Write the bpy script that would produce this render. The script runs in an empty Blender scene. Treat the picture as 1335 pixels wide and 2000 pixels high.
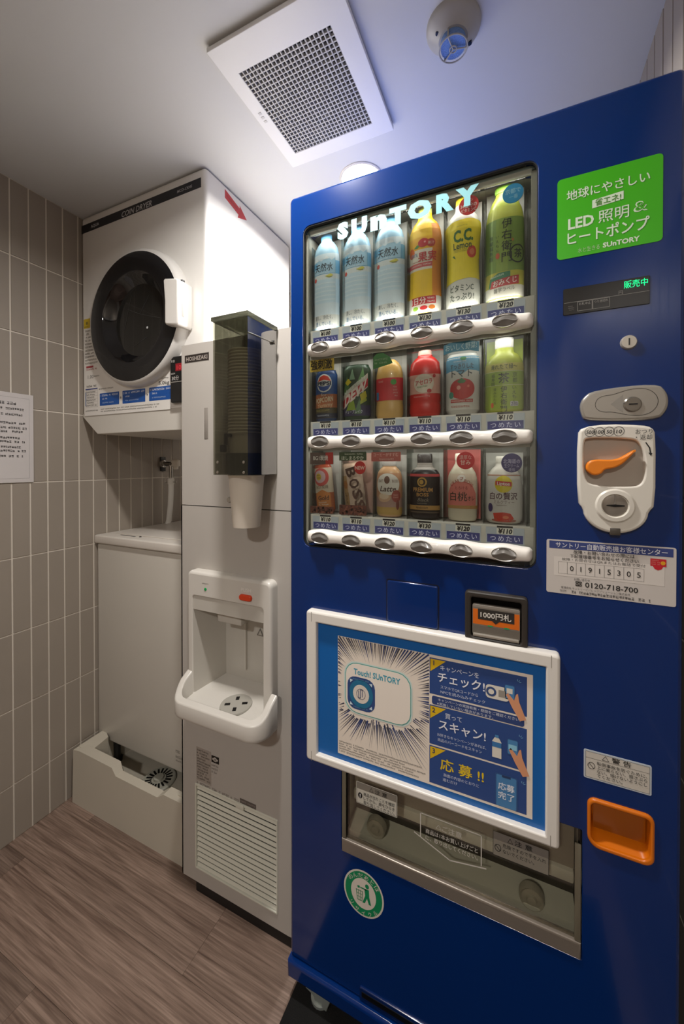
import bpy, bmesh, math, random
from mathutils import Vector, Matrix
from mathutils.geometry import tessellate_polygon
R_ = random.Random(7)
pi = math.pi
C = bpy.context.scene.collection
SC = bpy.context.scene

# ---------------------------------------------------------------- camera, exposure, light
cam = bpy.data.cameras.new('camera'); co = bpy.data.objects.new('camera', cam); C.objects.link(co)
cam.sensor_fit = 'AUTO'; cam.sensor_width = 36.0; cam.lens = 747.7*36/2000
cam.shift_y = (913.26-1000)/2000; cam.clip_start = .02
co.location = (0, 0, 1.2); co.rotation_euler = (pi/2+math.radians(-.4747), 0, math.radians(24.5))
SC.camera = co
SC.view_settings.view_transform = 'Standard'; SC.view_settings.look = 'None'
SC.view_settings.gamma = 1.0; SC.view_settings.use_curve_mapping = False
SC.view_settings.exposure = 0.0
W = bpy.data.worlds.new('world'); SC.world = W; W.use_nodes = True
W.node_tree.nodes['Background'].inputs[0].default_value = (.55, .5, .45, 1)
W.node_tree.nodes['Background'].inputs[1].default_value = .03

def area(name, loc, size, power, color, rot=(0, 0, 0), size_y=None, spread=pi, shape=None):
    l = bpy.data.lights.new(name, 'AREA'); l.energy = power; l.color = color; l.size = size; l.spread = spread
    l.shape = shape or ('RECTANGLE' if size_y else 'DISK')
    if size_y: l.size_y = size_y
    o = bpy.data.objects.new(name, l); C.objects.link(o); o.location = loc; o.rotation_euler = rot
    return o
LIGHTS = [  # three ceiling downlights: over the dispenser, in front of it, out by the entrance
    ('downlight_beam', (-.449, 1.131, 2.094), .10, 25, (1, .98, .97), 165),
    ('downlight_beam', (-.465, .47, 2.094), .08, 12.5, (1, .965, .93), 162),
    ('downlight_beam', (-.20, -1.18, 2.094), .17, 23, (1, .96, .925), 172)]
for n, p, s, e, c, sp in LIGHTS: area(n, p, s, e, c, spread=math.radians(sp))
DISP = .42   # watts of the lamp strips inside the vending machine display

# ---------------------------------------------------------------- helpers
def s2l(c): return c/12.92 if c <= .04045 else ((c+.055)/1.055)**2.4
def hx(h):
    h = h.lstrip('#'); h = h if len(h) == 6 else ''.join(c*2 for c in h); return tuple(s2l(int(h[i:i+2], 16)/255) for i in (0, 2, 4))
MATS = {}
def mat(col, rough=.5, metal=0., coat=0., noise=0., bump=0., scale=30., emit=0., key=None, spec=.5, trans=0.):
    k = key or (col, rough, metal, coat, noise, bump, scale, emit, spec, trans)
    if k in MATS: return MATS[k]
    m = bpy.data.materials.new('m_%d' % len(MATS)); m.use_nodes = True; nt = m.node_tree
    b = nt.nodes['Principled BSDF']; c = hx(col)
    b.inputs['Base Color'].default_value = (*c, 1); b.inputs['Roughness'].default_value = rough
    b.inputs['Metallic'].default_value = metal; b.inputs['Coat Weight'].default_value = coat
    b.inputs['Specular IOR Level'].default_value = spec
    if trans: b.inputs['Transmission Weight'].default_value = trans
    if emit:
        b.inputs['Emission Color'].default_value = (*c, 1); b.inputs['Emission Strength'].default_value = emit
    if noise or bump:
        tc = nt.nodes.new('ShaderNodeTexCoord'); n = nt.nodes.new('ShaderNodeTexNoise')
        n.inputs['Scale'].default_value = scale; n.inputs['Detail'].default_value = 4
        nt.links.new(tc.outputs['Object'], n.inputs['Vector'])
        if noise:
            mx = nt.nodes.new('ShaderNodeMix'); mx.data_type = 'RGBA'
            mx.inputs[6].default_value = (*[x*(1-noise) for x in c], 1); mx.inputs[7].default_value = (*[min(1, x*(1+noise)) for x in c], 1)
            nt.links.new(n.outputs['Fac'], mx.inputs[0]); nt.links.new(mx.outputs[2], b.inputs['Base Color'])
            mr = nt.nodes.new('ShaderNodeMapRange'); mr.inputs[3].default_value = max(0, rough-.06); mr.inputs[4].default_value = min(1, rough+.06)
            nt.links.new(n.outputs['Fac'], mr.inputs[0]); nt.links.new(mr.outputs[0], b.inputs['Roughness'])
        if bump:
            bp = nt.nodes.new('ShaderNodeBump'); bp.inputs['Strength'].default_value = bump; bp.inputs['Distance'].default_value = .002
            nt.links.new(n.outputs['Fac'], bp.inputs['Height']); nt.links.new(bp.outputs[0], b.inputs['Normal'])
    MATS[k] = m
    return m
def clear(tint, gloss=.05, rough=.02, key=None):
    """thin clear sheet: tinted transparency with a fresnel reflection"""
    k = key or ('clear', tint, gloss, rough)
    if k in MATS: return MATS[k]
    m = bpy.data.materials.new('m_clear_%d' % len(MATS)); m.use_nodes = True; nt = m.node_tree; nt.nodes.clear()
    o = nt.nodes.new('ShaderNodeOutputMaterial'); t = nt.nodes.new('ShaderNodeBsdfTransparent'); g = nt.nodes.new('ShaderNodeBsdfGlossy')
    t.inputs[0].default_value = (*hx(tint), 1); g.inputs['Roughness'].default_value = rough
    f = nt.nodes.new('ShaderNodeLayerWeight'); f.inputs[0].default_value = .25
    mr = nt.nodes.new('ShaderNodeMapRange'); mr.inputs[3].default_value = gloss; mr.inputs[4].default_value = min(1, gloss+.55)
    mx = nt.nodes.new('ShaderNodeMixShader')
    nt.links.new(f.outputs['Fresnel'], mr.inputs[0]); nt.links.new(mr.outputs[0], mx.inputs[0])
    nt.links.new(t.outputs[0], mx.inputs[1]); nt.links.new(g.outputs[0], mx.inputs[2]); nt.links.new(mx.outputs[0], o.inputs[0])
    MATS[k] = m
    return m

class MB:
    """collects shapes (world coordinates) for one mesh; every face carries a material"""
    def __init__(s): s.v = []; s.f = []; s.m = []; s.mats = []
    def mi(s, m):
        if m not in s.mats: s.mats.append(m)
        return s.mats.index(m)
    def add(s, vs, fs, m=None, M=None):
        b = len(s.v); k = s.mi(m) if m else 0
        s.v += [tuple(M @ Vector(p)) for p in vs] if M else [tuple(p) for p in vs]
        for f in fs: s.f.append(tuple(b+i for i in f)); s.m.append(k)
        return s
    def box(s, x0, x1, y0, y1, z0, z1, r=0., seg=2, m=None, M=None):
        if x0 > x1: x0, x1 = x1, x0
        if y0 > y1: y0, y1 = y1, y0
        if z0 > z1: z0, z1 = z1, z0
        if r <= 0:
            v = [(x, y, z) for z in (z0, z1) for y in (y0, y1) for x in (x0, x1)]
            return s.add(v, [(0, 2, 3, 1), (4, 5, 7, 6), (0, 1, 5, 4), (2, 6, 7, 3), (0, 4, 6, 2), (1, 3, 7, 5)], m, M)
        bm = bmesh.new(); bmesh.ops.create_cube(bm, size=1)
        for v in bm.verts: v.co = Vector(((x0+x1)/2+v.co.x*(x1-x0), (y0+y1)/2+v.co.y*(y1-y0), (z0+z1)/2+v.co.z*(z1-z0)))
        r = min(r, .49*(x1-x0), .49*(y1-y0), .49*(z1-z0))
        bmesh.ops.bevel(bm, geom=bm.edges[:], offset=r, segments=seg, profile=.5, affect='EDGES')
        bm.verts.index_update()
        s.add([tuple(v.co) for v in bm.verts], [tuple(v.index for v in f.verts) for f in bm.faces], m, M); bm.free()
        return s
    def lathe(s, prof, seg=32, m=None, M=None, caps=True, a0=0, a1=2*pi):
        """prof = [(r, h)...] revolved about local z"""
        full = abs(a1-a0-2*pi) < 1e-6; n = seg if full else seg+1; vs = []; fs = []
        for r, h in prof:
            for i in range(n):
                a = a0+(a1-a0)*i/seg; vs.append((r*math.cos(a), r*math.sin(a), h))
        for j in range(len(prof)-1):
            for i in range(seg):
                k = (i+1) % n; fs.append((j*n+i, j*n+k, (j+1)*n+k, (j+1)*n+i))
        if caps and full:
            if prof[0][0] > 1e-6: fs.append(tuple(range(n-1, -1, -1)))
            if prof[-1][0] > 1e-6: fs.append(tuple((len(prof)-1)*n+i for i in range(n)))
        return s.add(vs, fs, m, M)
    def tube(s, pts, r, seg=8, m=None):
        pts = [Vector(p) for p in pts]; vs = []; fs = []
        rr_ = r if isinstance(r, (list, tuple)) else [r]*len(pts)
        up = None
        for i, p in enumerate(pts):
            d = (pts[min(i+1, len(pts)-1)]-pts[max(i-1, 0)]).normalized()
            if up is None: up = Vector((0, 0, 1)) if abs(d.z) < .9 else Vector((1, 0, 0))
            a = d.cross(up).normalized(); b = a.cross(d).normalized(); up = b
            for k in range(seg):
                t = 2*pi*k/seg; vs.append(p+a*math.cos(t)*rr_[i]+b*math.sin(t)*rr_[i])
        for i in range(len(pts)-1):
            for k in range(seg): fs.append((i*seg+k, i*seg+(k+1) % seg, (i+1)*seg+(k+1) % seg, (i+1)*seg+k))
        fs.append(tuple(range(seg-1, -1, -1))); fs.append(tuple((len(pts)-1)*seg+k for k in range(seg)))
        return s.add(vs, fs, m)
    def plate(s, outer, holes=(), y0=0., y1=.01, bev=0., seg=2, hb=None, m=None, M=None):
        """extrude a 2D outline (x,z; holes allowed) from front y0 back to y1 with rounded front edges"""
        loops = [ccw(outer)]+[ccw(h)[::-1] for h in holes]; hb = bev if hb is None else hb
        rings = []
        for li, lp in enumerate(loops):
            bb = bev if li == 0 else hb
            rr2 = []
            if bb > 0:
                for k in range(seg+1):
                    a = pi/2*k/seg; rr2.append((inset(lp, bb*(1-math.sin(a))), y0+bb*(1-math.cos(a))))
            else: rr2.append((lp, y0))
            rr2.append((lp, y1)); rings.append(rr2)
        vs = []; fs = []; idx = []
        for rr2 in rings:
            b = []
            for lp, y in rr2: b.append(len(vs)); vs += [(p[0], y, p[1]) for p in lp]
            idx.append(b); n = len(rr2[0][0])
            for k in range(len(b)-1):
                for i in range(n): fs.append((b[k]+i, b[k+1]+i, b[k+1]+(i+1) % n, b[k]+(i+1) % n))
        for side, yy in ((0, y0), (-1, y1)):
            polys = [[Vector((p[0], p[1], 0)) for p in rr2[side][0]] for rr2 in rings]
            mp = []   # own vertices, so the flat face keeps a flat normal beside the rounded edge
            for li, rr2 in enumerate(rings):
                mp += list(range(len(vs), len(vs)+len(rr2[side][0]))); vs += [(p[0], yy, p[1]) for p in rr2[side][0]]
            for t in tessellate_polygon(polys):
                a, b_, c = [mp[i] for i in t]
                va, vb, vc = Vector(vs[a]), Vector(vs[b_]), Vector(vs[c])
                ny = (vb-va).cross(vc-va).y
                if (ny > 0) == (side == 0): a, b_ = b_, a
                fs.append((a, b_, c))
        return s.add(vs, fs, m, M)
def area2(p): return sum(p[i][0]*p[(i+1) % len(p)][1]-p[(i+1) % len(p)][0]*p[i][1] for i in range(len(p)))/2
def ccw(p): return list(p) if area2(p) > 0 else list(p)[::-1]
def inset(lp, d):
    out = []; n = len(lp)
    for i in range(n):
        a, b, c = Vector(lp[i-1]), Vector(lp[i]), Vector(lp[(i+1) % n])
        e1 = (b-a).normalized(); e2 = (c-b).normalized()
        n1 = Vector((-e1.y, e1.x)); n2 = Vector((-e2.y, e2.x)); bi = n1+n2
        if bi.length < 1e-6: out.append((b.x, b.y)); continue
        bi.normalize(); k = d/max(.5, bi.dot(n1)); out.append((b.x+bi.x*k, b.y+bi.y*k))
    return out
def rr(x0, x1, z0, z1, r, n=5):
    """rounded rectangle; r may be 4 radii (bl, br, tr, tl)"""
    rs = r if isinstance(r, (tuple, list)) else (r,)*4; p = []
    for (cx, cz, a), q in zip(((x0, z0, pi), (x1, z0, 1.5*pi), (x1, z1, 0), (x0, z1, .5*pi)), rs):
        if q <= 0: p.append((cx, cz)); continue
        ox = cx+q if cx == x0 else cx-q; oz = cz+q if cz == z0 else cz-q
        for k in range(n+1): t = a+pi/2*k/n; p.append((ox+q*math.cos(t), oz+q*math.sin(t)))
    return p
def cut(p, n=2):
    for _ in range(n): p = [q for i in range(len(p)) for a, b in ((p[i], p[(i+1) % len(p)]),) for q in ((a[0]*.75+b[0]*.25, a[1]*.75+b[1]*.25), (a[0]*.25+b[0]*.75, a[1]*.25+b[1]*.75))]
    return p
def ell(cx, cz, rx, rz, n=32): return [(cx+rx*math.cos(2*pi*k/n), cz+rz*math.sin(2*pi*k/n)) for k in range(n)]

ORG = {}
def obj(name, mb, m=None, parent=None, smooth=35, kind=None, org=None):
    me = bpy.data.meshes.new(name); L = ORG[parent.name] if parent else Vector(org or (0, 0, 0))
    me.from_pydata([(p[0]-L.x, p[1]-L.y, p[2]-L.z) for p in mb.v], [], mb.f)
    mats = mb.mats or [m]
    for q in mats: me.materials.append(q)
    if len(mats) > 1: me.polygons.foreach_set('material_index', mb.m)
    me.update(); me.validate()
    if smooth:
        me.polygons.foreach_set('use_smooth', [True]*len(me.polygons)); me.set_sharp_from_angle(angle=math.radians(smooth))
    o = bpy.data.objects.new(name, me); C.objects.link(o)
    if parent: o.parent = parent
    else: o.location = L
    ORG[o.name] = L
    if kind: o['kind'] = kind
    return o
def tag(o, label=None, cat=None, group=None, kind=None):
    if label: o['label'] = label
    if cat: o['category'] = cat
    if group: o['group'] = group
    if kind: o['kind'] = kind
    return o
def thing(name, label, cat, loc, group=None):
    o = bpy.data.objects.new(name, None); C.objects.link(o); o.location = loc; o.empty_display_size = .05
    ORG[o.name] = Vector(loc); return tag(o, label, cat, group)

# ---- flat print (lettering, pictures, bands) laid on a surface
TXT = {}
def text_mesh(s, bold):
    k = (s, round(bold, 3))
    if k not in TXT:
        c = bpy.data.curves.new('t', 'FONT'); c.body = s; c.size = 1; c.offset = bold; c.resolution_u = 2
        o = bpy.data.objects.new('t', c); C.objects.link(o); bpy.context.view_layer.update()
        me = bpy.data.meshes.new_from_object(o.evaluated_get(bpy.context.evaluated_depsgraph_get()))
        v = [(q.co.x, q.co.y) for q in me.vertices]; f = [tuple(p.vertices) for p in me.polygons]
        bpy.data.objects.remove(o); bpy.data.curves.remove(c); bpy.data.meshes.remove(me)
        xs = [p[0] for p in v] or [0, 1]; TXT[k] = (v, f, min(xs), max(xs))
    return TXT[k]
class Print(MB):
    def __init__(s, fn, rough=.45, grid=None):
        super().__init__(); s.fn = fn; s.rough = rough; s.grid = grid
    def put(s, pts, faces, col, L):
        m = mat(col, s.rough) if isinstance(col, str) else col
        s.add([s.fn(u, v, .0002*(L+1)) for u, v in pts], faces, m)
    def poly(s, pts, col, L=0):
        pts = ccw(pts)
        if s.grid:
            u0, u1 = min(p[0] for p in pts), max(p[0] for p in pts); v0, v1 = min(p[1] for p in pts), max(p[1] for p in pts)
            nu = max(1, math.ceil((u1-u0)/s.grid[0])); nv = max(1, math.ceil((v1-v0)/s.grid[1]))
            for i in range(nu):
                a, b = u0+(u1-u0)*i/nu, u0+(u1-u0)*(i+1)/nu
                st = clip(clip(pts, 0, a, 1), 0, b, -1)
                for j in range(nv):
                    c, d = v0+(v1-v0)*j/nv, v0+(v1-v0)*(j+1)/nv
                    q = clip(clip(st, 1, c, 1), 1, d, -1)
                    if len(q) > 2: s.put(q, [tuple(range(len(q)))], col, L)
            return s
        fs = [t for t in tessellate_polygon([[Vector((p[0], p[1], 0)) for p in pts]])]
        fs = [t if ((pts[t[1]][0]-pts[t[0]][0])*(pts[t[2]][1]-pts[t[0]][1])-(pts[t[2]][0]-pts[t[0]][0])*(pts[t[1]][1]-pts[t[0]][1])) > 0 else (t[1], t[0], t[2]) for t in fs]
        s.put(pts, fs, col, L); return s
    def rect(s, u0, u1, v0, v1, col, L=0, r=0): return s.poly(rr(u0, u1, v0, v1, r, 4) if r else [(u0, v0), (u1, v0), (u1, v1), (u0, v1)], col, L)
    def ell(s, u, v, ru, rv, col, L=0, n=24): return s.poly(ell(u, v, ru, rv, n), col, L)
    def line(s, pts, w, col, L=0, close=False):
        pts = list(pts)+([pts[0]] if close else [])
        for a, b in zip(pts[:-1], pts[1:]):
            a, b = Vector(a), Vector(b); d = b-a
            if d.length < 1e-7: continue
            d.normalize(); n = Vector((-d.y, d.x))*w/2; e = d*w*.3
            s.poly([tuple(a-n-e), tuple(b-n+e), tuple(b+n+e), tuple(a+n-e)], col, L)
        return s
    def frame(s, u0, u1, v0, v1, w, col, L=0, r=0): return s.line(rr(u0, u1, v0, v1, r, 4) if r else [(u0, v0), (u1, v0), (u1, v1), (u0, v1)], w, col, L, True)
    def text(s, t, u, v, h, col, L=1, w=None, bold=0., al='c', shear=0., rot=0., arc=None, slope=0.):
        if bold and any(ord(ch) > 0x2e80 for ch in t):
            e = bold*h*.42
            for k, (dx, dy) in enumerate(((-e, -e), (e, e), (-e, e), (e, -e))): s.text(t, u+dx, v+dy, h, col, L+.2*k, w, 0., al, shear, rot, arc, slope)
            return s
        vs, fs, a, b = text_mesh(t, bold)
        if not vs: return s
        sx = w/(b-a) if w else h*.98; ca, sa = math.cos(rot), math.sin(rot); out = []
        off = {'l': 0, 'c': (b-a)/2, 'r': b-a}[al]
        for x, y in vs:
            px, py = (x-a-off)*sx+shear*y*h, y*h-(.38*h if al == 'c' else 0)
            py += slope*px
            if arc:   # arc = radius; positive bends round a centre below
                t_ = px/arc; rr_ = arc+py; px, py = rr_*math.sin(t_), rr_*math.cos(t_)-arc
            out.append((u+px*ca-py*sa, v+px*sa+py*ca))
        if s.grid:
            for f in fs:
                tri = [out[i] for i in f]; u0, u1 = min(p[0] for p in tri), max(p[0] for p in tri); st = .003
                if u1-u0 < st: s.put(tri, [tuple(range(len(tri)))], col, L); continue
                k = math.ceil((u1-u0)/st)
                for i in range(k):
                    q = clip(clip(tri, 0, u0+(u1-u0)*i/k, 1), 0, u0+(u1-u0)*(i+1)/k, -1)
                    if len(q) > 2: s.put(q, [tuple(range(len(q)))], col, L)
            return s
        s.put(out, fs, col, L); return s
    def vtext(s, t, u, v, h, col, L=1, bold=0., pitch=1.05, wk=1.):
        for i, ch in enumerate(t): s.text(ch, u, v-i*h*pitch, h, col, L, bold=bold, w=h*wk*.92)
        return s
    def micro(s, u0, u1, v0, v1, rows, col, L=1, fill=.8, hk=.5, seed=1, slope=0):
        """rows of print too small to read: short broken strokes"""
        q = random.Random(seed); ph = (v1-v0)/rows; h = ph*hk
        for i in range(rows):
            y = v1-ph*(i+.5); u = u0; end = u0+(u1-u0)*(fill+(1-fill)*q.random())
            while u < end-h*.5:
                w = h*q.choice((.5, .8, .9, .9))
                if q.random() > .1:
                    for yy in q.sample((-.5, -.17, .17, .5), 3): 
                        b = y+yy*h*.86+slope*(u-u0); s.put([(u, b-h*.08), (u+w, b-h*.08), (u+w, b+h*.08), (u, b+h*.08)], [(0, 1, 2, 3)], col, L)
                    a = u+w*q.choice((.2, .5, .75)); b = y+slope*(u-u0); s.put([(a-h*.07, b-h*.5), (a+h*.07, b-h*.5), (a+h*.07, b+h*.5), (a-h*.07, b+h*.5)], [(0, 1, 2, 3)], col, L)
                u += w+h*.18
        return s
def clip(p, ax, c, sg):
    out = []
    for i in range(len(p)):
        a, b = p[i-1], p[i]; da, db = (a[ax]-c)*sg, (b[ax]-c)*sg
        if (da >= 0) != (db >= 0):
            t = da/(da-db); out.append((a[0]+(b[0]-a[0])*t, a[1]+(b[1]-a[1])*t))
        if db >= 0: out.append(b)
    return out
def onfront(Y): return lambda u, v, h: (u, Y-h, v)
def onwall(X): return lambda u, v, h: (X+h, u, v)      # faces +X, u runs into the room

# common finishes
WHITE = mat('#d8d3ca', .38, noise=.02, scale=6); WHITE2 = mat('#cfcac0', .45, noise=.02, scale=9); ENAMEL = mat('#e2dfd9', .25, coat=.3, noise=.015, scale=4)
BLACK = mat('#0c0c0d', .3); DARK = mat('#1c1a18', .5); CHROME = mat('#b9b6b0', .18, 1.)
BLUE = mat('#022a68', .15, coat=.25, noise=.05, scale=2.2, spec=.45); BLUE2 = mat('#022156', .2, coat=.25)

# ---------------------------------------------------------------- the room
XL, XR, YB, YF, ZC = -1.457, .262, 1.72, -1.75, 2.103
TILE = mat('#968c80', .42, noise=.07, scale=5, bump=.25); GROUT = mat('#d8cfc1', .85, noise=.05, scale=60)
def plank_mat():
    m = bpy.data.materials.new('m_plank'); m.use_nodes = True; nt = m.node_tree; b = nt.nodes['Principled BSDF']
    tc = nt.nodes.new('ShaderNodeTexCoord'); oi = nt.nodes.new('ShaderNodeObjectInfo')
    mp = nt.nodes.new('ShaderNodeMapping'); mp.inputs['Scale'].default_value = (1.1, 30, 1)
    cb = nt.nodes.new('ShaderNodeCombineXYZ'); mu = nt.nodes.new('ShaderNodeMath'); mu.operation = 'MULTIPLY'; mu.inputs[1].default_value = 31.
    nt.links.new(oi.outputs['Random'], mu.inputs[0]); nt.links.new(mu.outputs[0], cb.inputs[0]); nt.links.new(mu.outputs[0], cb.inputs[2])
    nt.links.new(cb.outputs[0], mp.inputs['Location']); nt.links.new(tc.outputs['Object'], mp.inputs['Vector'])
    n1 = nt.nodes.new('ShaderNodeTexNoise'); n1.inputs['Scale'].default_value = 2.4; n1.inputs['Detail'].default_value = 7; n1.inputs['Roughness'].default_value = .62; n1.inputs['Distortion'].default_value = 1.1
    nt.links.new(mp.outputs[0], n1.inputs['Vector'])
    mp2 = nt.nodes.new('ShaderNodeMapping'); mp2.inputs['Scale'].default_value = (5, 150, 1); nt.links.new(tc.outputs['Object'], mp2.inputs['Vector'])
    n2 = nt.nodes.new('ShaderNodeTexNoise'); n2.inputs['Scale'].default_value = 2; n2.inputs['Detail'].default_value = 2; nt.links.new(mp2.outputs[0], n2.inputs['Vector'])
    r1 = nt.nodes.new('ShaderNodeValToRGB'); e = r1.color_ramp.elements
    e[0].position = .32; e[0].color = (*hx('#634f44'), 1); e[1].position = .68; e[1].color = (*hx('#957f71'), 1)
    k = e.new(.5); k.color = (*hx('#806b5e'), 1)
    nt.links.new(n1.outputs['Fac'], r1.inputs[0])
    mx = nt.nodes.new('ShaderNodeMix'); mx.data_type = 'RGBA'; mx.blend_type = 'MULTIPLY'; mx.inputs[0].default_value = .6
    r2 = nt.nodes.new('ShaderNodeValToRGB'); r2.color_ramp.elements[0].position = .35; r2.color_ramp.elements[0].color = (.5, .47, .45, 1); r2.color_ramp.elements[1].position = .6
    nt.links.new(n2.outputs['Fac'], r2.inputs[0]); nt.links.new(r1.outputs[0], mx.inputs[6]); nt.links.new(r2.outputs[0], mx.inputs[7])
    hs = nt.nodes.new('ShaderNodeHueSaturation'); mr = nt.nodes.new('ShaderNodeMapRange'); mr.inputs[3].default_value = .80; mr.inputs[4].default_value = 1.24
    nt.links.new(oi.outputs['Random'], mr.inputs[0]); nt.links.new(mr.outputs[0], hs.inputs['Value']); nt.links.new(mx.outputs[2], hs.inputs['Color'])
    nt.links.new(hs.outputs[0], b.inputs['Base Color']); b.inputs['Roughness'].default_value = .42
    bp = nt.nodes.new('ShaderNodeBump'); bp.inputs['Strength'].default_value = .25; bp.inputs['Distance'].default_value = .001
    nt.links.new(n2.outputs['Fac'], bp.inputs['Height']); nt.links.new(bp.outputs[0], b.inputs['Normal'])
    return m
PLANK = plank_mat()
flo = obj('floor', MB().box(XL-.1, XR+.1, YF-.1, YB+.1, -.08, -.004), DARK, kind='structure')
PW, PL = .154, .914
offs = {1: -1.0, 2: -1.36, 3: -.71, 4: -1.308, 5: -.33, 0: -.6}
for k in range(-13, 11):
    y0 = .192+PW*k; y1 = y0+PW
    if y1 < YF or y0 > YB: continue
    x = offs.get(k, R_.uniform(-PL, 0)); 
    while x > XL: x -= PL
    while x < XR:
        a, b = max(x, XL), min(x+PL, XR)
        if b-a > .01: obj('plank', MB().box(a+.0003, b-.0003, max(y0, YF)+.0003, min(y1, YB)-.0003, -.0045, 0, ), PLANK, flo, smooth=0)
        x += PL
CEILM = mat('#d2d3d3', .7, noise=.015, scale=3)
obj('ceiling', MB().box(XL-.1, XR+.1, YF-.1, YB+.1, ZC, ZC+.08), CEILM, kind='structure')
def tiled(name, X, sgn, ys, y_first, objs_from, objs_to, zmin=0.):
    """wall slab at X with proud tiles; sgn = side the tiles face"""
    w = obj(name, MB().box(X, X-sgn*.1, YF-.1, YB+.1, -.05, ZC+.02), GROUT, kind='structure', smooth=0)
    T, H, g = .0516, .2405, .0021; tiles = {}; rest = MB(); n = 0
    k = math.floor((YF-y_first)/T)
    while y_first+k*T < YB:
        a, b = max(y_first+k*T, YF), min(y_first+(k+1)*T, YB); k += 1
        if b-a < .006: continue
        for j in range(9):
            z1 = ZC-H*j; z0 = max(0, z1-H)
            if z1-z0 < .02: continue
            a_, b_, c_, d_ = a+g, b-g, z0+g*.8, z1-g*.8; e = .0010
            sh = R_.uniform(-.0003, .0003)
            xo = X+sgn*.0021+sh; xi = X+sgn*.0003
            v = [(xi, a_, c_), (xi, b_, c_), (xi, b_, d_), (xi, a_, d_), (xo, a_+e, c_+e), (xo, b_-e, c_+e), (xo, b_-e, d_-e), (xo, a_+e, d_-e)]
            f = [(4, 5, 6, 7), (0, 1, 5, 4), (1, 2, 6, 5), (2, 3, 7, 6), (3, 0, 4, 7)]
            if sgn < 0: f = [q[::-1] for q in f]
            if a >= objs_from-.001 and b <= objs_to+.001 and z0 >= zmin:
                obj('tile', MB().add(v, f), TILE, w, smooth=0); n += 1
            else: rest.add(v, f)
    obj('tiles', rest, TILE, w, smooth=0, kind='stuff')
    return w
wl = tiled('wall_left', XL, 1, 0, .67, .30, 1.86)
wr = tiled('wall_right', XR, -1, 0, 1.007, .60, 1.5, 1.6)
PAINT = mat('#a89f94', .6, noise=.03, scale=4)
obj('wall_back', MB().box(XL, XR, YB, YB+.1, 0, ZC), PAINT, kind='structure', smooth=0)
# wall behind the camera with the doorway the room is entered by
obj('wall_front', MB().plate([(XL, 0), (-.95, 0), (-.95, 2.0), (-.1, 2.0), (-.1, 0), (XR, 0), (XR, ZC), (XL, ZC)], y0=YF-.1, y1=YF), PAINT, kind='structure', smooth=0)
obj('door_1', MB().plate(rr(-.95, -.1, 0, 2.0, 0), y0=YF-.14, y1=YF-.1), mat('#6b5443', .5, noise=.1, scale=5), kind='structure', smooth=0)

# ---------------------------------------------------------------- ceiling fittings
v = thing('ceiling_vent', 'white square ceiling ventilation panel with a fine dark grid grille', 'vent', (-.46, .81, ZC))
VP = mat('#e6e6e5', .45, noise=.01, scale=5)
def zplate(outer, holes, z0, z1, m, bev=.001):   # a plate whose face looks down
    mb = MB().plate([(x, -y) for x, y in outer], [[(x, -y) for x, y in h] for h in holes], z0, z1, bev, m=m)
    mb.v = [(x, -z, y) for x, y, z in mb.v]; return mb
gx0, gx1, gy0, gy1 = -.578, -.345, .701, .947
obj('panel', zplate(rr(-.612, -.300, .637, .989, .002), [rr(gx0, gx1, gy0, gy1, 0)], 2.088, 2.0975, VP), VP, v)
obj('mounting_collar', zplate(rr(-.604, -.308, .645, .981, .002), [rr(gx0, gx1, gy0, gy1, 0)], 2.0975, ZC, VP, 0), VP, v)
g = MB(); N = 23
for i in range(N+1):
    x = gx0+(gx1-gx0)*i/N; y = gy0+(gy1-gy0)*i/N
    g.box(x-.0012, x+.0012, gy0, gy1, 2.0885, 2.0965); g.box(gx0, gx1, y-.0012, y+.0012, 2.0890, 2.0960)
obj('grille', g, mat('#c4c3c0', .5), v, smooth=0, kind='stuff')
obj('filter', MB().box(gx0, gx1, gy0, gy1, 2.1000, 2.1025), mat('#161514', .9), v)
tr = MB()
for i in range(3): tr.box(-.598+.0*i, -.590, .80+.012*i, .806+.012*i, 2.0872, 2.0878)
obj('embossed_mark', tr, mat('#c9c8c6', .5), v)

s = thing('smoke_detector', 'round cream ceiling smoke detector with a blue mesh cage', 'detector', (-.122, .82, ZC))
SM = mat('#b3b0a6', .35, noise=.02, scale=10); T = Matrix.Translation((-.122, .82, 0))
obj('base', MB().lathe([(.054, ZC), (.054, ZC-.006), (.051, ZC-.011), (.046, ZC-.014), (.042, ZC-.018), (.033, ZC-.024), (.029, ZC-.028), (0, ZC-.028)], 40, M=T), SM, s)
cg = MB()
for k in range(3):
    a = 2*pi*k/3+.3; c_, s_ = math.cos(a), math.sin(a)
    cg.tube([(-.122+.027*c_, .82+.027*s_, ZC-.026), (-.122+.027*c_, .82+.027*s_, ZC-.046)], .0016, 6)
    cg.tube([(-.122+.027*c_, .82+.027*s_, ZC-.046), (-.122, .82, ZC-.047)], .0014, 6)
cg.tube([(-.122+.028*math.cos(2*pi*k/28), .82+.028*math.sin(2*pi*k/28), ZC-.046) for k in range(29)], .0016, 6)
cg.tube([(-.122+.007*math.cos(2*pi*k/12), .82+.007*math.sin(2*pi*k/12), ZC-.047) for k in range(13)], .0013, 6)
obj('cage', cg, SM, s)
obj('sensor_mesh', MB().lathe([(.0245, ZC-.028), (.0245, ZC-.043), (0, ZC-.043)], 32, M=T), mat('#6f92dc', .5, noise=.75, scale=600), s)
for x, y in ((-.150, .800), (-.092, .846)): obj('indicator_window', MB().lathe([(.0, ZC-.0235), (.0042, ZC-.0232), (.0045, ZC-.012)], 12, M=Matrix.Translation((x, y, 0))), BLACK, s)
mk = MB().box(-.150, -.128, .7825, .7865, ZC-.0135, ZC-.0128)
obj('lettering', mk, mat('#6d675b', .6), s)

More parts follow.
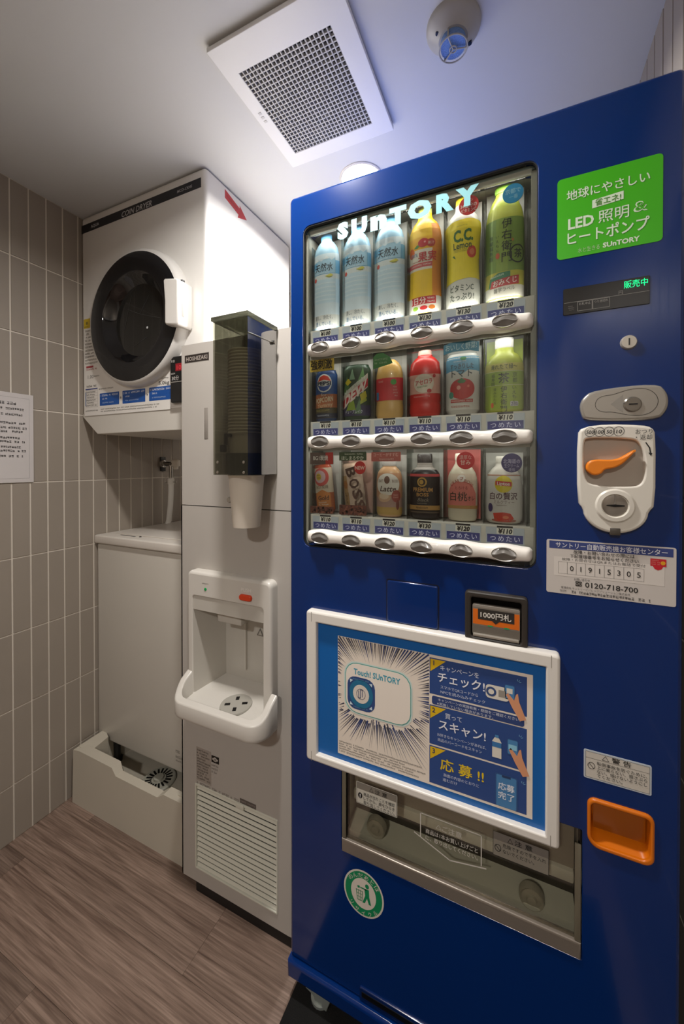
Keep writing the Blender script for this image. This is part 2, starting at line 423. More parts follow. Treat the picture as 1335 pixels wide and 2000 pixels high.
for i, (n, p, sz, e, c, _) in enumerate(LIGHTS):
    lab = ['round recessed ceiling downlight just behind the top edge of the vending machine', 'round recessed ceiling downlight in front of the cup dispenser', 'round recessed ceiling downlight nearest the doorway'][i]
    d = thing('downlight', lab, 'light', (p[0], p[1], ZC), 'recessed ceiling downlights')
    T = Matrix.Translation((p[0], p[1], 0))
    obj('trim_ring', MB().lathe([(.068, ZC), (.068, ZC-.002), (.066, ZC-.0035), (.0615, ZC-.0035), (.061, ZC-.0012)], 40, M=T, caps=False), WHITE, d)
    lm = bpy.data.materials.new('m_lamp%d' % i); lm.use_nodes = True; b = lm.node_tree.nodes['Principled BSDF']
    b.inputs['Base Color'].default_value = (.8, .8, .8, 1); b.inputs['Emission Color'].default_value = (*c, 1); b.inputs['Emission Strength'].default_value = 6
    obj('diffuser', MB().lathe([(.0612, ZC-.0018), (0, ZC-.003)], 40, M=T), lm, d)

# ---------------------------------------------------------------- notice on the left wall
n = obj('paper_notice', MB().box(XL+.0045, XL+.0055, .519, .729, 1.142, 1.427), mat('#c9c3c0', .35, coat=.2), org=(XL+.005, .62, 1.142))
tag(n, 'white laminated paper notice of black text taped to the tiled wall', 'notice')
P = Print(onwall(XL+.0056))
P.frame(.531, .717, 1.155, 1.413, .0006, '#8d8a88')
for i, (z, a, b) in enumerate([(1.393, .535, .684), (1.376, .535, .710), (1.358, .535, .700), (1.331, .535, .708), (1.316, .535, .712), (1.304, .535, .702), (1.284, .535, .690), (1.272, .535, .711), (1.255, .535, .696), (1.243, .535, .709), (1.226, .535, .702)]):
    P.micro(a, b, z-.004, z+.004, 1, '#2c2a2a', fill=1, hk=.8 if i else 1, seed=i)
obj('lettering', P, None, n, smooth=0)

# ---------------------------------------------------------------- coin dryer
DX0, DX1, DY0, DY1, DZ0, DZ1 = -1.452, -.854, .885, 1.36, 1.373, 2.1005
d = thing('coin_dryer', 'white wall-hung coin tumble dryer with a round black glass door', 'dryer', (-1.15, 1.12, 1.285))
obj('cabinet', MB().box(DX0, DX1, DY0, DY1, DZ0, DZ1, .014, 4), ENAMEL, d)
bt = MB().plate([(DX0+.003, DZ0+.012), (DX0+.003, DZ0), (-1.368, 1.309), (-.935, 1.309), (DX1-.003, DZ0), (DX1-.003, DZ0+.012)], y0=DY0+.002, y1=DY1-.02, bev=.002, m=WHITE2)
obj('base_tray', bt, WHITE2, d)
obj('tray_hole', MB().lathe([(.004, 1.3086), (0, 1.3086)], 12, M=Matrix.Translation((-1.06, .915, 0))), DARK, d)
def xy_disc(x, z, prof, seg=56, sx=1):  # lathe whose axis points at the viewer (-Y): prof=(r, y)
    M = Matrix.Translation((x, 0, z)) @ Matrix.Rotation(pi/2, 4, 'X')
    return [(r, -y) for r, y in prof], M
P = Print(onfront(DY0))
P.rect(-1.448, -.872, 2.040, 2.070, '#17171a')
P.text('AQUA', -1.372, 2.055, .015, '#c9c9c9', w=.045, bold=.02)
P.text('COIN DRYER', -1.158, 2.0535, .026, '#c4c4c4', w=.148, bold=.012, shear=.22)
P.text('MCD-CK45', -.940, 2.055, .012, '#bdbdbd', w=.062, shear=.15, bold=.01)
obj('name_band', P, None, d, smooth=0)
P = Print(onfront(DY0))
P.rect(-1.436, -1.003, 1.376, 1.585, '#e6e2db');
P.micro(-1.431, -1.352, 1.560, 1.690, 11, '#8b857c', fill=.8, seed=3)
P.rect(-1.425, -1.385, 1.549, 1.556, '#a5303a', 1); P.micro(-1.425, -1.355, 1.538, 1.549, 1, '#b0575a', seed=4)
P.text('1.00', -1.40, 1.517, .018, '#56524c', w=.032); P.micro(-1.382, -1.348, 1.512, 1.522, 1, '#77716a', seed=5)
P.micro(-1.423, -1.368, 1.479, 1.486, 1, '#35322f', hk=.9, seed=6, fill=1)
P.rect(-1.430, -1.362, 1.470, 1.474, '#2b3a80', 1)
P.frame(-1.428, -1.362, 1.407, 1.467, .0007, '#8f8a84'); 
for k in range(1, 6): P.line([(-1.428, 1.407+k*.01), (-1.362, 1.407+k*.01)], .0005, '#98938c')
P.micro(-1.426, -1.364, 1.408, 1.466, 6, '#6e6963', seed=8, fill=.75); P.rect(-1.430, -1.4265, 1.412, 1.462, '#2b5a9a', 2)
P.micro(-1.43, -1.36, 1.390, 1.398, 1, '#5b5650', seed=9, fill=1)
P.rect(-1.354, -1.350, 1.466, 1.470, '#222', 1); P.micro(-1.348, -1.27, 1.464, 1.472, 1, '#5b5650', seed=10)
for k, (a, b) in enumerate(((-1.350, -1.247), (-1.230, -1.118), (-1.100, -.9965))):
    P.rect(a, b, 1.408, 1.452, '#0d4f9e', 1, .002); P.text(str(k+1), a+.006, 1.444, .009, '#e8eef8', 2)
    P.micro(a+.012, b-.006, 1.438, 1.450, 1, '#dfe6f2', 2, seed=20+k, fill=1); P.micro(a+.014, a+.045, 1.427, 1.437, 1, '#dfe6f2', 2, seed=30+k)
    P.micro(a+.014, b-.02, 1.414, 1.422, 1, '#a9c0e4', 2, seed=40+k)
for x in (-1.2385, -1.109): P.poly([(x-.002, 1.425), (x+.003, 1.430), (x-.002, 1.435)], '#333')
P.micro(-1.345, -1.01, 1.384, 1.400, 2, '#77726b', seed=12, fill=.75)
P.text('5.0kg', -1.032, 1.4635, .017, '#2b2a2a', w=.048, bold=.01); P.micro(-1.046, -1.005, 1.474, 1.481, 1, '#55504b', seed=13)
P.rect(-1.438, -1.402, 1.694, 1.728, '#c8ac1c', 1); P.ell(-1.42, 1.712, .006, .006, '#7d6d20', 2); P.micro(-1.434, -1.406, 1.696, 1.703, 1, '#7d6d20', 2, seed=14)
obj('instruction_sheet', P, None, d, smooth=0)
P = Print(onwall(DX1))
P.poly([(.968, 2.084), (1.040, 2.065), (1.040, 2.075), (1.078, 2.046), (1.030, 2.028), (1.034, 2.040), (.968, 2.056)], '#b8343a')
P.text('本体固定金具', 1.003, 2.062, .010, '#8e1d24', w=.055, slope=-.22)
obj('arrow_sticker', P, None, d, smooth=0)
DCX, DCZ = -1.140, 1.680
pr, M = xy_disc(DCX, DCZ, [(.2085, .8530), (.214, .8545), (.219, .8595), (.222, .867), (.2245, .877), (.225, .8865)])
obj('door_ring', MB().lathe(pr, 72, M=M, caps=False), mat('#d5d2cc', .3, coat=.2), d, smooth=50)
dg = MB(); GLOSS = mat('#08080a', .07, coat=.5)
pr, M = xy_disc(DCX, DCZ, [(.2085, .8530), (.199, .8505), (.152, .8505), (.147, .852)]); dg.lathe(pr, 72, M=M, caps=False, m=mat('#111113', .16, noise=.1, scale=20))
pr, M = xy_disc(DCX, DCZ, [(.147, .852), (.140, .858), (.133, .870), (.118, .884)]); dg.lathe(pr, 72, M=M, caps=False, m=GLOSS)
pr, M = xy_disc(DCX, DCZ, [(.118, .884), (.10, .8835), (.0, .8835)]); dg.lathe(pr, 72, M=M, caps=False, m=mat('#141412', .1, coat=.3))
door = obj('door_glass', dg, None, d, smooth=40)
P = Print(onfront(.883))
for a, b in (((-.06, .045), (.0, .02)), ((0, .02), (.095, -.008)), ((0, .02), (.045, .075)), ((-.03, -.085), (.035, -.06)), ((-.04, .09), (-.075, -.02))):
    P.line([(DCX+a[0], DCZ+a[1]), (DCX+b[0], DCZ+b[1])], .0012, '#3a3936')
P.ell(DCX+.035, DCZ-.03, .004, .004, '#cfcfcf', 1)
obj('drum_marks', P, None, door, smooth=0)
hd = MB().plate([(-.955, 1.618), (-.912, 1.612), (-.906, 1.618), (-.906, 1.742), (-.912, 1.748), (-.960, 1.757), (-.966, 1.752), (-.961, 1.690), (-.961, 1.624)], y0=.826, y1=.880, bev=.005, seg=3)
h = obj('door_handle', hd, mat('#d9d5ce', .35), d, smooth=50)
obj('grip_recess', MB().box(-.9072, -.9050, .842, .850, 1.640, 1.722, .0005), mat('#8f8b84', .6), h)
obj('hinge_slot', MB().box(-.935, -.915, .852, .862, 1.7485, 1.7565, .001), DARK, h)
cp = MB().box(-.986, -.880, .868, .886, 1.392, 1.536, .005, 3)
c = obj('coin_panel', cp, mat('#141416', .28), d)
P = Print(onfront(.868))
P.rect(-.983, -.884, 1.458, 1.532, '#0a0a0b'); P.line([(-.985, 1.456), (-.884, 1.456)], .0022, '#9b968e', 1)
P.text('お金', -.973, 1.521, .009, '#cfccc6', w=.016); P.rect(-.962, -.920, 1.489, 1.512, '#8c1420', 1); P.text('100', -.941, 1.500, .020, '#e0404a', 2, w=.03)
P.micro(-.981, -.962, 1.478, 1.486, 1, '#cfccc6', seed=3, fill=1); P.text('30分', -.963, 1.468, .016, '#d6d3cd', w=.030)
obj('lettering', P, None, c, smooth=0)

# ---------------------------------------------------------------- drain pan
p = thing('drain_pan', 'cream plastic drain pan on the floor with a dipped front rim', 'pan', (-1.12, 1.14, 0))
PANM = mat('#bcb4a4', .42, noise=.03, scale=8)
px0, px1, py0, py1, pz = -1.432, -.872, .832, 1.46, .184
pm = MB()
def quadstrip(A, B): 
    n_ = len(A); pm.add(A+B, [(i, i+1, n_+i+1, n_+i) for i in range(n_-1)])
# front: outer face, rim with the lowered middle, inner slope
prof = [(px0, pz), (-1.395, pz+.006), (-1.225, pz+.004), (-1.205, pz-.018), (-1.012, pz-.018), (-1.002, pz-.012), (-.985, pz+.0), (px1, pz)]
fo = [(x, py0+.004, z) for x, z in prof]; fb = [(x, py0, 0) for x, z in prof]; quadstrip(fb, fo)
rim = [(x, py0+(.036 if z > pz-.015 else .030), z) for x, z in prof]; quadstrip(fo, rim)
inn = [(x, py0+(.050 if z > pz-.015 else .036), z-.05) for x, z in prof]; quadstrip(rim, inn)
fl = [(x, py0+.075, .062) for x, z in prof]; quadstrip(inn, fl)
bk = [(x, py1-.05, .062) for x, z in prof]; quadstrip(fl, bk)
bi = [(x, py1-.04, pz) for x, z in prof]; quadstrip(bk, bi); bo = [(x, py1, pz) for x, z in prof]; quadstrip(bi, bo); b0 = [(x, py1, 0) for x, z in prof]; quadstrip(bo, b0)
obj('tray', pm, PANM, p, smooth=25)
for a, b in ((px0, px0+.034), (px1-.034, px1)): obj('side_rim', MB().box(a, b, py0+.004, py1, .0, pz+.002, .004), PANM, p)
for a, b, c_ in ((px0+.004, .065, 1), (px1-.004, -.065, -1)):
    for y, t in ((py0+.02, .075), (py1-.02, -.075)):
        cor = MB(); q = [(a, y), (a+b, y), (a+b*.8, y+t), (a, y+t*1.3)]; q = q if area2(q) > 0 else q[::-1]
        cor.add([(x_, y_, pz+.004) for x_, y_ in q]+[(x_, y_, .062) for x_, y_ in q], [(0, 1, 2, 3)]+[(i, i+4, (i+1) % 4+4, (i+1) % 4)[::-1] for i in range(4)]); obj('corner_support', cor, PANM, p, smooth=0)
gT = Matrix.Translation((-1.165, .970, 0))
dr = MB().lathe([(.058, .0625), (.058, .069), (.054, .072), (.018, .072), (.016, .079), (.0, .080)], 36, M=gT)
dc = obj('drain_cap', dr, mat('#a9a698', .4), p)
sl = MB()
for k in range(18):
    a = 2*pi*k/18
    sl.box(.024, .046, -.0032, .0032, .0715, .0727, M=gT @ Matrix.Rotation(a, 4, 'Z'))
obj('drain_slot', sl, BLACK, dc, smooth=0)

# ---------------------------------------------------------------- washing machine
w = thing('washing_machine', 'tall beige-white top-loading washing machine standing in the drain pan', 'washer', (-1.18, 1.19, .161))
wx0, wx1, wy0, wy1 = -1.4525, -.925, .938, 1.45
obj('cabinet', MB().box(wx0, wx1, wy0, wy1, .161, .902, .008, 3), mat('#c3bdb2', .35, noise=.02, scale=5), w)
obj('top_frame', MB().box(wx0-.001, wx1+.001, wy0-.010, wy1+.001, .902, .934, .006, 3), mat('#d2cbc1', .35, noise=.02, scale=5), w)
obj('lid', MB().box(wx0+.05, wx1-.03, wy0+.04, wy1-.12, .933, .939, .0025, 2), mat('#cdc6bc', .3), w)
obj('lid_gap', MB().box(wx0+.095, wx0+.175, wy0+.026, wy0+.032, .9335, .9345), DARK, w)
obj('lid_stop', MB().lathe([(.004, .934), (.004, .936), (0, .937)], 12, M=Matrix.Translation((wx0+.20, wy0+.03, 0))), DARK, w)
P = Print(onfront(wy0)); P.micro(-1.045, -1.015, .205, .24, 2, '#8b857b', seed=4); P.micro(-1.045, -.995, .195, .206, 1, '#8b857b', seed=5)
obj('lettering', P, None, w, smooth=0)
for x in (wx0+.06, wx1-.06):
    for y in (wy0+.035, wy1-.04): obj('foot', MB().lathe([(.018, .062), (.019, .075), (.012, .082), (.012, .161)], 16, M=Matrix.Translation((x, y, 0))), DARK, w)

# ---------------------------------------------------------------- tap and hose
t = thing('water_tap', 'chrome washing machine tap with a pale handle on the left wall', 'tap', (XL, 1.235, 1.2))
obj('wall_plate', MB().box(XL+.0045, XL+.010, 1.222, 1.249, 1.170, 1.233, .001), BLACK, t)
RY = Matrix.Translation((XL+.006, 1.235, 1.203)) @ Matrix.Rotation(pi/2, 4, 'Y')
obj('escutcheon', MB().lathe([(.0, .004), (.019, .004), (.017, .010), (.010, .013), (.009, .055), (.011, .058), (.011, .068), (0, .070)], 24, M=RY), CHROME, t)
obj('spout', MB().tube([(XL+.055, 1.235, 1.203), (XL+.058, 1.235, 1.185), (XL+.058, 1.235, 1.150), (XL+.058, 1.235, 1.140)], .008, 12), CHROME, t)
hm = MB().box(XL+.065, XL+.108, 1.225, 1.245, 1.190, 1.222, .007, 3); hm.box(XL+.078, XL+.098, 1.228, 1.242, 1.178, 1.195, .004)
obj('handle', hm, mat('#e0d9cc', .4), t)
hs = thing('water_hose', 'pale grey water hose hanging from the tap to the washing machine lid', 'hose', (XL+.058, 1.235, .935))
obj('nut', MB().lathe([(.013, 1.112), (.014, 1.118), (.014, 1.136), (.010, 1.140)], 16, M=Matrix.Translation((XL+.058, 1.235, 0))), mat('#d8d3ca', .4), hs)
cl = MB(); cl.tube([(XL+.058, 1.235, 1.124), (XL+.022, 1.235, 1.119), (XL+.030, 1.235, 1.148)], .0022, 6); cl.tube([(XL+.058, 1.235, 1.124), (XL+.090, 1.235, 1.120), (XL+.093, 1.235, 1.128)], .0022, 6)
obj('clip', cl, CHROME, hs)
obj('tube', MB().tube([(XL+.058, 1.235, 1.115), (XL+.058, 1.235, 1.08), (XL+.054, 1.235, 1.02), (XL+.044, 1.235, .95), (XL+.038, 1.235, .936)], .0115, 14), mat('#dedad2', .5), hs)

# ---------------------------------------------------------------- water dispenser
BX0, BX1, BY = -.867, -.478, .80
DSP = mat('#b5afa7', .4, noise=.015, scale=5); DSPW = mat('#cfcac1', .28, coat=.25)
d = thing('water_dispenser', 'tall narrow grey-beige cold water dispenser with a projecting white basin', 'dispenser', (-.672, 1.02, .03))
# right front corner is a wide soft round: outline in plan, extruded up
def column(z0, z1, y1=1.25, r=.030, hole=None):
    out = [(BX0+.020, y1), (BX0+.020, BY+.07), (BX0, BY+.06), (BX0, BY+.004), (BX0+.004, BY)]+[(BX1-r+r*math.sin(pi/2*k/6), BY+r-r*math.cos(pi/2*k/6)) for k in range(7)]+[(BX1, y1)]
    mb = MB(); n_ = len(out)
    mb.add([(x, y, z0) for x, y in out]+[(x, y, z1) for x, y in out], [(i, (i+1) % n_, n_+(i+1) % n_, n_+i) for i in range(n_)]+[tuple(range(n_))[::-1], tuple(range(n_, 2*n_))]); return mb
obj('upper_panel', column(1.0865, 1.535), DSP, d)
# lower panel: front face with openings for the tap recess and the louvre, then the sides
lv = (-.8125, -.544, .073, .3045); rc = (-.800, -.562, .575, .86)
lp = MB().plate([(BX0, .030), (BX1-.030, .030), (BX1-.030, 1.084), (BX0, 1.084)], [rr(lv[0], lv[1], lv[2], lv[3], 0), rr(rc[0], rc[1], rc[2], rc[3], .01)], y0=BY, y1=BY+.02, bev=0)
lp.box(BX0, BX0+.004, BY+.0, 1.24, .030, 1.084); q = [(BX1-.030+.030*math.sin(pi/2*k/6), BY+.030-.030*math.cos(pi/2*k/6)) for k in range(7)]+[(BX1, 1.25)]
lp.add([(x, y, .03) for x, y in q]+[(x, y, 1.084) for x, y in q], [(i, i+1, len(q)+i+1, len(q)+i) for i in range(len(q)-1)])
lp.box(BX0, BX1, 1.24, 1.25, .03, 1.084); lp.box(BX0+.002, BX1-.002, BY+.03, 1.248, .96, 1.083)
obj('lower_panel', lp, DSP, d)
obj('seam', MB().box(BX0+.003, BX1-.012, BY+.006, 1.24, 1.0835, 1.087), DARK, d)
obj('plinth', MB().box(BX0+.050, BX1-.005, BY+.003, 1.24, 0, .031), mat('#15110f', .6), d)
obj('inner_frame', MB().box(lv[0]-.01, lv[1]+.01, BY+.030, BY+.034, lv[2]-.01, lv[3]+.01), mat('#1a1815', .8), d)
LVM = mat('#d6d5c6', .4)
NS = 16; ph = (lv[3]-lv[2])/NS; me = None
for i in range(NS):
    z = lv[3]-ph*(i+.5)
    mb = MB().add([(lv[0]+.002, BY+.0005, z-.0042), (lv[1]-.002, BY+.0005, z-.0042), (lv[1]-.002, BY+.0035, z+.0036), (lv[0]+.002, BY+.0035, z+.0036),
                   (lv[0]+.002, BY+.0020, z-.0042), (lv[1]-.002, BY+.0020, z-.0042), (lv[1]-.002, BY+.0050, z+.0032), (lv[0]+.002, BY+.0050, z+.0032)],
                  [(0, 1, 2, 3), (7, 6, 5, 4), (0, 4, 5, 1), (3, 2, 6, 7), (0, 3, 7, 4), (1, 5, 6, 2)])
    obj('slat', mb, LVM, d, smooth=0)
fr = MB()
fr.plate(rr(lv[0]-.003, lv[1]+.003, lv[2]-.003, lv[3]+.004, .002), [rr(lv[0]+.001, lv[1]-.001, lv[2]+.001, lv[3]-.002, .001)], y0=BY-.0025, y1=BY+.012, bev=.001)
obj('louvre_frame', fr, LVM, d)
obj('louvre_catch', MB().box(-.671, -.645, BY-.005, BY+.002, .295, .309, .001), LVM, d)
P = Print(onfront(BY))
P.rect(-.851, -.762, 1.484, 1.506, '#2a2320', 0); P.frame(-.8505, -.7625, 1.4845, 1.5055, .0008, '#6d655e', 1); P.text('HOSHIZAKI', -.8065, 1.4952, .0155, '#9a9189', w=.078, bold=.03)
obj('name_plate', P, None, d, smooth=0)
obj('lens_strip', MB().box(-.779, -.766, BY-.001, BY+.002, 1.270, 1.355, .0005), mat('#8c857d', .3), d)
obj('lock', MB().lathe([(.0, -BY+.004), (.0065, -BY+.004), (.0075, -BY+.002), (.008, -BY)], 20, M=Matrix.Translation((-.692, 0, 1.106)) @ Matrix.Rotation(pi/2, 4, 'X')), CHROME, d)
# basin unit: bezel, recess, arms and tray in one moulding, swept from side profiles
bx0, bx1 = -.818, -.525
bez = MB().plate(rr(bx0, bx1-.016, .560, .912, (.02, .02, .016, .016), 5), [rr(-.797, -.566, .5785, .846, (.004, .004, .008, .008), 4)], y0=.773, y1=BY+.001, bev=.008, seg=3, hb=.003)
bz = obj('bezel', bez, DSPW, d)
rcs = MB()
# recess: back wall, side walls narrowing inwards, overhanging hood
v8 = [(-.797, .776, .846), (-.566, .776, .846), (-.600, .874, .800), (-.770, .874, .800), (-.797, .776, .576), (-.566, .776, .576), (-.600, .874, .576), (-.770, .874, .576)]
rcs.add(v8, [(0, 3, 7, 4), (3, 2, 6, 7), (2, 1, 5, 6), (0, 1, 2, 3)])
rcs.box(-.797, -.566, .776, .80, .808, .846); rcs.box(-.785, -.58, .795, .86, .80, .83)
obj('recess', rcs, mat('#bfbab0', .3, coat=.2), d, smooth=0)
nz = MB().box(-.735, -.655, .80, .845, .775, .806, .004); 
obj('nozzle_cover', nz, mat('#c4bfb5', .4), d); obj('spout_rib', MB().box(-.697, -.693, .866, .874, .62, .80), mat('#c4bfb5', .4), d)
P = Print(lambda u, v_, h_: (u, .873-h_, v_)); P.poly([(-.660, .722), (-.636, .722), (-.648, .744)], '#6b665f'); P.poly([(-.655, .7245), (-.641, .7245), (-.648, .738)], '#b5b0a6', 1)
P.micro(-.632, -.610, .718, .746, 2, '#6b665f', fill=1, hk=.8); obj('pictogram', P, None, d, smooth=0)
# tray: plan outline with rounded front, side arms sloping up to the bezel
def tray_outline(ins, n_=8, front=.705):
    a, b = bx0+ins, bx1-ins; r = .046-ins; f = front+ins
    return [(a, .775)]+[(a+r-r*math.cos(pi/2*k/n_), f+r-r*math.sin(pi/2*k/n_)) for k in range(n_+1)]+[(b-r+r*math.sin(pi/2*k/n_), f+r-r*math.cos(pi/2*k/n_)) for k in range(n_+1)]+[(b, .775)]
def rim_z(y):   # rim height rises from the front corners back to the bezel
    t_ = max(0, min(1, (y-.712)/(.775-.712))); t_ = t_*t_*(3-2*t_)
    return .598+.042*t_
tb = MB(); rings = []
for ins, dz, mode in ((.034, -.047, 'b'), (.007, -.045, 'b'), (.001, -.040, 'b'), (.0, -.034, 'o'), (.0, -.005, 'r'), (.0015, -.001, 'r'), (.005, 0, 'r'), (.014, 0, 'r'), (.0175, -.001, 'r'), (.019, -.005, 'r'), (.021, -.022, 'i')):
    o_ = tray_outline(ins); rings.append([(x, y, (rim_z(y)+dz) if mode == 'r' else (.598+dz)) for x, y in o_])
n_ = len(rings[0])
for rg in rings: tb.v += rg
for k in range(len(rings)-1):
    for i in range(n_-1): tb.f.append((k*n_+i, k*n_+i+1, (k+1)*n_+i+1, (k+1)*n_+i)); tb.m.append(0)
tb.f.append(tuple(range(n_))[::-1]); tb.m.append(0)
obj('basin', tb, DSPW, d, smooth=60)
bf = MB(); o_ = [(x, y, .5765) for x, y in tray_outline(.0205)]+[(-.566, .776, .5785), (-.590, .876, .590), (-.776, .876, .590), (-.797, .776, .5785)]
bf.add(o_, [tuple(range(len(o_)))])
obj('basin_floor', bf, DSPW, d, smooth=0)
gM = Matrix.Translation((-.655, .780, .5792)) @ Matrix.Rotation(.03, 4, 'X')
gr = obj('drain_grate', MB().lathe([(.041, 0), (.041, .002), (.040, .0042), (0, .0042)], 40, M=gM), mat('#a7a399', .35), d)
for k in range(4):
    a = pi/2*k+.5; sm = MB().box(.015, .029, -.0045, .0045, .0042, .0049, .0003, M=gM @ Matrix.Rotation(a, 4, 'Z'))
    obj('grate_slot', sm, BLACK, gr, smooth=0)
pb = MB().plate(rr(-.636, -.598, .858, .873, .0070, 6), y0=.7665, y1=.774, bev=.003, seg=3)
obj('push_button', pb, mat('#e0451a', .35), d, smooth=60)
P = Print(onfront(.773)); P.text('PUSH', -.617, .8845, .013, '#e8e4dc', w=.030, bold=.01); obj('lettering', P, None, d, smooth=0)
P = Print(onfront(.773)); P.micro(-.765, -.740, .880, .886, 1, '#a29b91', seed=2, fill=1); obj('lamp_caption', P, None, d, smooth=0)
lm = MB(); pr, M = xy_disc(-.751, .868, [(.0, .7712), (.0035, .7718), (.0048, .7735)]); lm.lathe(pr, 20, M=M)
obj('lamp', lm, mat('#0b7a3c', .15, emit=.35), d)
P = Print(onfront(BY))
P.rect(-.812, -.758, .318, .412, '#a1988e'); P.micro(-.810, -.760, .322, .408, 11, '#5f574f', seed=5, fill=.6, hk=.6)
P.rect(-.757, -.7305, .386, .405, '#0e0c0b', 1); P.ell(-.744, .3955, .007, .006, '#b9b2a8', 2); P.poly([(-.754, .392), (-.749, .3955), (-.754, .399)], '#b9b2a8', 2); P.poly([(-.734, .392), (-.739, .3955), (-.734, .399)], '#b9b2a8', 2)
P.text('0', -.744, .3955, .010, '#0e0c0b', 3, bold=.02); P.micro(-.757, -.732, .355, .383, 3, '#857d73', seed=9)
P.micro(-.812, -.66, .306, .318, 1, '#857d73', seed=11, fill=1)
P.rect(-.660, -.608, .309, .322, '#5d544f', 1); P.micro(-.658, -.610, .312, .320, 1, '#9b9289', 2, seed=12, fill=1)
obj('rating_labels', P, None, d, smooth=0)

# ---------------------------------------------------------------- cup dispenser and paper cups
c = thing('cup_dispenser', 'smoked clear paper cup holder mounted on the front of the water dispenser', 'cup holder', (-.59, .745, 1.17))
cx0, cx1, cy0, cy1, cz0, cz1 = -.640, -.541, .685, .797, 1.176, 1.529
SMK = clear('#cbcbc2', .03, .03)
t_ = .0025; bx = MB().plate([(cx0, cy0), (cx1, cy0), (cx1, cy1), (cx1-t_, cy1), (cx1-t_, cy0+t_), (cx0+t_, cy0+t_), (cx0+t_, cy1), (cx0, cy1)], y0=cz0, y1=cz1); bx.v = [(x, z, y) for x, y, z in bx.v]
obj('smoked_shell', bx, SMK, c, smooth=0)
obj('lid', MB().box(cx0-.003, cx1+.004, cy0-.005, cy1, cz1+.0003, cz1+.010, .0015), clear('#8a8b80', .06, .05), c)
obj('back_plate', MB().box(cx0+.004, cx1-.004, cy1-.003, cy1+.0025, cz0, cz1), mat('#77766a', .4), c)
obj('guide_post', MB().box(cx0+.045, cx0+.06, cy1-.012, cy1-.004, cz0+.02, cz1), mat('#4d4e42', .4), c)
rg = MB().lathe([(.0425, cz0+.001), (.047, cz0+.001), (.047, cz0+.050), (.0435, cz0+.050)], 40, M=Matrix.Translation((-.5905, .740, 0)), caps=False)
obj('release_collar', rg, mat('#4c4d40', .4), c)
lc = MB().box(-.613, -.604, .6885, .694, 1.245, 1.272, .002); lc.box(-.625, -.607, .6885, .694, 1.228, 1.246, .004); lc.box(-.606, -.592, .6885, .694, 1.262, 1.270, .002)
obj('catch', lc, BLACK, c)
obj('hinge_knob', MB().lathe([(.0, cx1+.001), (.005, cx1+.001), (.005, cx1+.007), (0, cx1+.008)], 14, M=Matrix.Translation((0, .782, 1.497)) @ Matrix.Rotation(pi/2, 4, 'Y')), CHROME, c)
wr_ = MB().tube([(cx1+.002, cy0, 1.492), (cx1+.002, cy1-.01, 1.497)], .0009, 6); obj('wire', wr_, CHROME, c)
for z in (1.205, 1.182):
    for x in (cx0+.012, cx1-.012): obj('screw', MB().lathe([(0, -cy0+.0005), (.003, -cy0+.0005), (.0035, -cy0-.0)], 12, M=Matrix.Translation((x, 0, z)) @ Matrix.Rotation(pi/2, 4, 'X')), CHROME, c)
CUPM = mat('#cdc3b5', .6, noise=.02, scale=30)
def cup(z0, label, group, src=None):
    if src: o = src.copy(); C.objects.link(o); ORG[o.name] = ORG[src.name]
    else:
        mb = MB().lathe([(0, .002), (.0300, .002), (.0320, 0), (.0418, .120), (.0433, .1205), (.0436, .123), (.0423, .1240), (.0410, .1205), (.0313, .003), (0, .0028)], 36)
        o = obj('paper_cup', mb, CUPM, None, smooth=40)
    o.location = (-.5885, .740, z0); return tag(o, label, 'cup', group)
c0 = cup(1.0515, 'white paper cup hanging below the smoked cup holder', None)
for i in range(27): cup(1.2745-.123+.0074*i, {0: 'lowest paper cup of the stack inside the smoked cup holder', 26: 'topmost paper cup of the stack inside the smoked cup holder'}.get(i, 'white paper cup in the middle of the stack inside the smoked holder'), 'paper cups stacked in the smoked holder', c0)

# ---------------------------------------------------------------- vending machine
MX0, MX1, MY = -.4605, .2275, .73
vm = thing('vending_machine', 'tall blue drinks vending machine with a glazed display of eighteen drinks', 'vending machine', (-.118, 1.05, 0))
VB = ORG[vm.name]
wx = (-.4265, .0315, 1.0205, 1.7185)          # display window
tyr = (-.334, .100, .384, .60)                 # pick-up opening (its top is hidden by the poster frame)
cr = (.1085, .1925, .5835, .6585)              # coin return
bv = (-.0825, .0165, .886, .970)               # bill validator
door = MB().plate(rr(MX0, MX1, .092, 1.790, .010, 5), [rr(*wx, .018, 5), rr(*tyr, .003, 3), rr(*cr, (.018, .014, .012, .012), 5), rr(*bv, .006, 3)], y0=MY, y1=MY+.045, bev=.006, seg=3, hb=.0012)
obj('door', door, BLUE, vm)
obj('cabinet', MB().plate(rr(MX0+.002, MX1-.002, .070, 1.786, .004), [rr(wx[0]-.002, wx[1]+.002, wx[2]-.002, wx[3]+.002, .01), rr(tyr[0]-.002, tyr[1]+.002, tyr[2]-.002, tyr[3]+.002, .003), rr(cr[0]-.002, cr[1]+.002, cr[2]-.002, cr[3]+.002, .01), rr(bv[0]-.002, bv[1]+.002, bv[2]-.002, bv[3]+.002, .004)], y0=MY+.048, y1=MY+.14, m=BLUE2).box(MX0+.002, MX1-.002, MY+.14, 1.42, .07, 1.786), BLUE2, vm)
lipm = MB().plate([(MX0-.002, .056), (MX1, .056), (MX1, .092), (-.225, .092), (-.225, .092), (MX0-.002, .092)], y0=MY-.011, y1=MY+.04, bev=.005, seg=3)
obj('kick_lip', lipm, BLUE, vm)
slot = MB().plate(rr(-.292, -.05, .0965, .122, (0, 0, .004, .004)), y0=MY-.0042, y1=MY+.002, bev=.002); sl_ = obj('grip_slot', slot, BLUE2, vm)
obj('slot_shadow_gap', MB().box(-.286, -.06, MY-.0052, MY-.0035, .105, .115), BLACK, sl_)
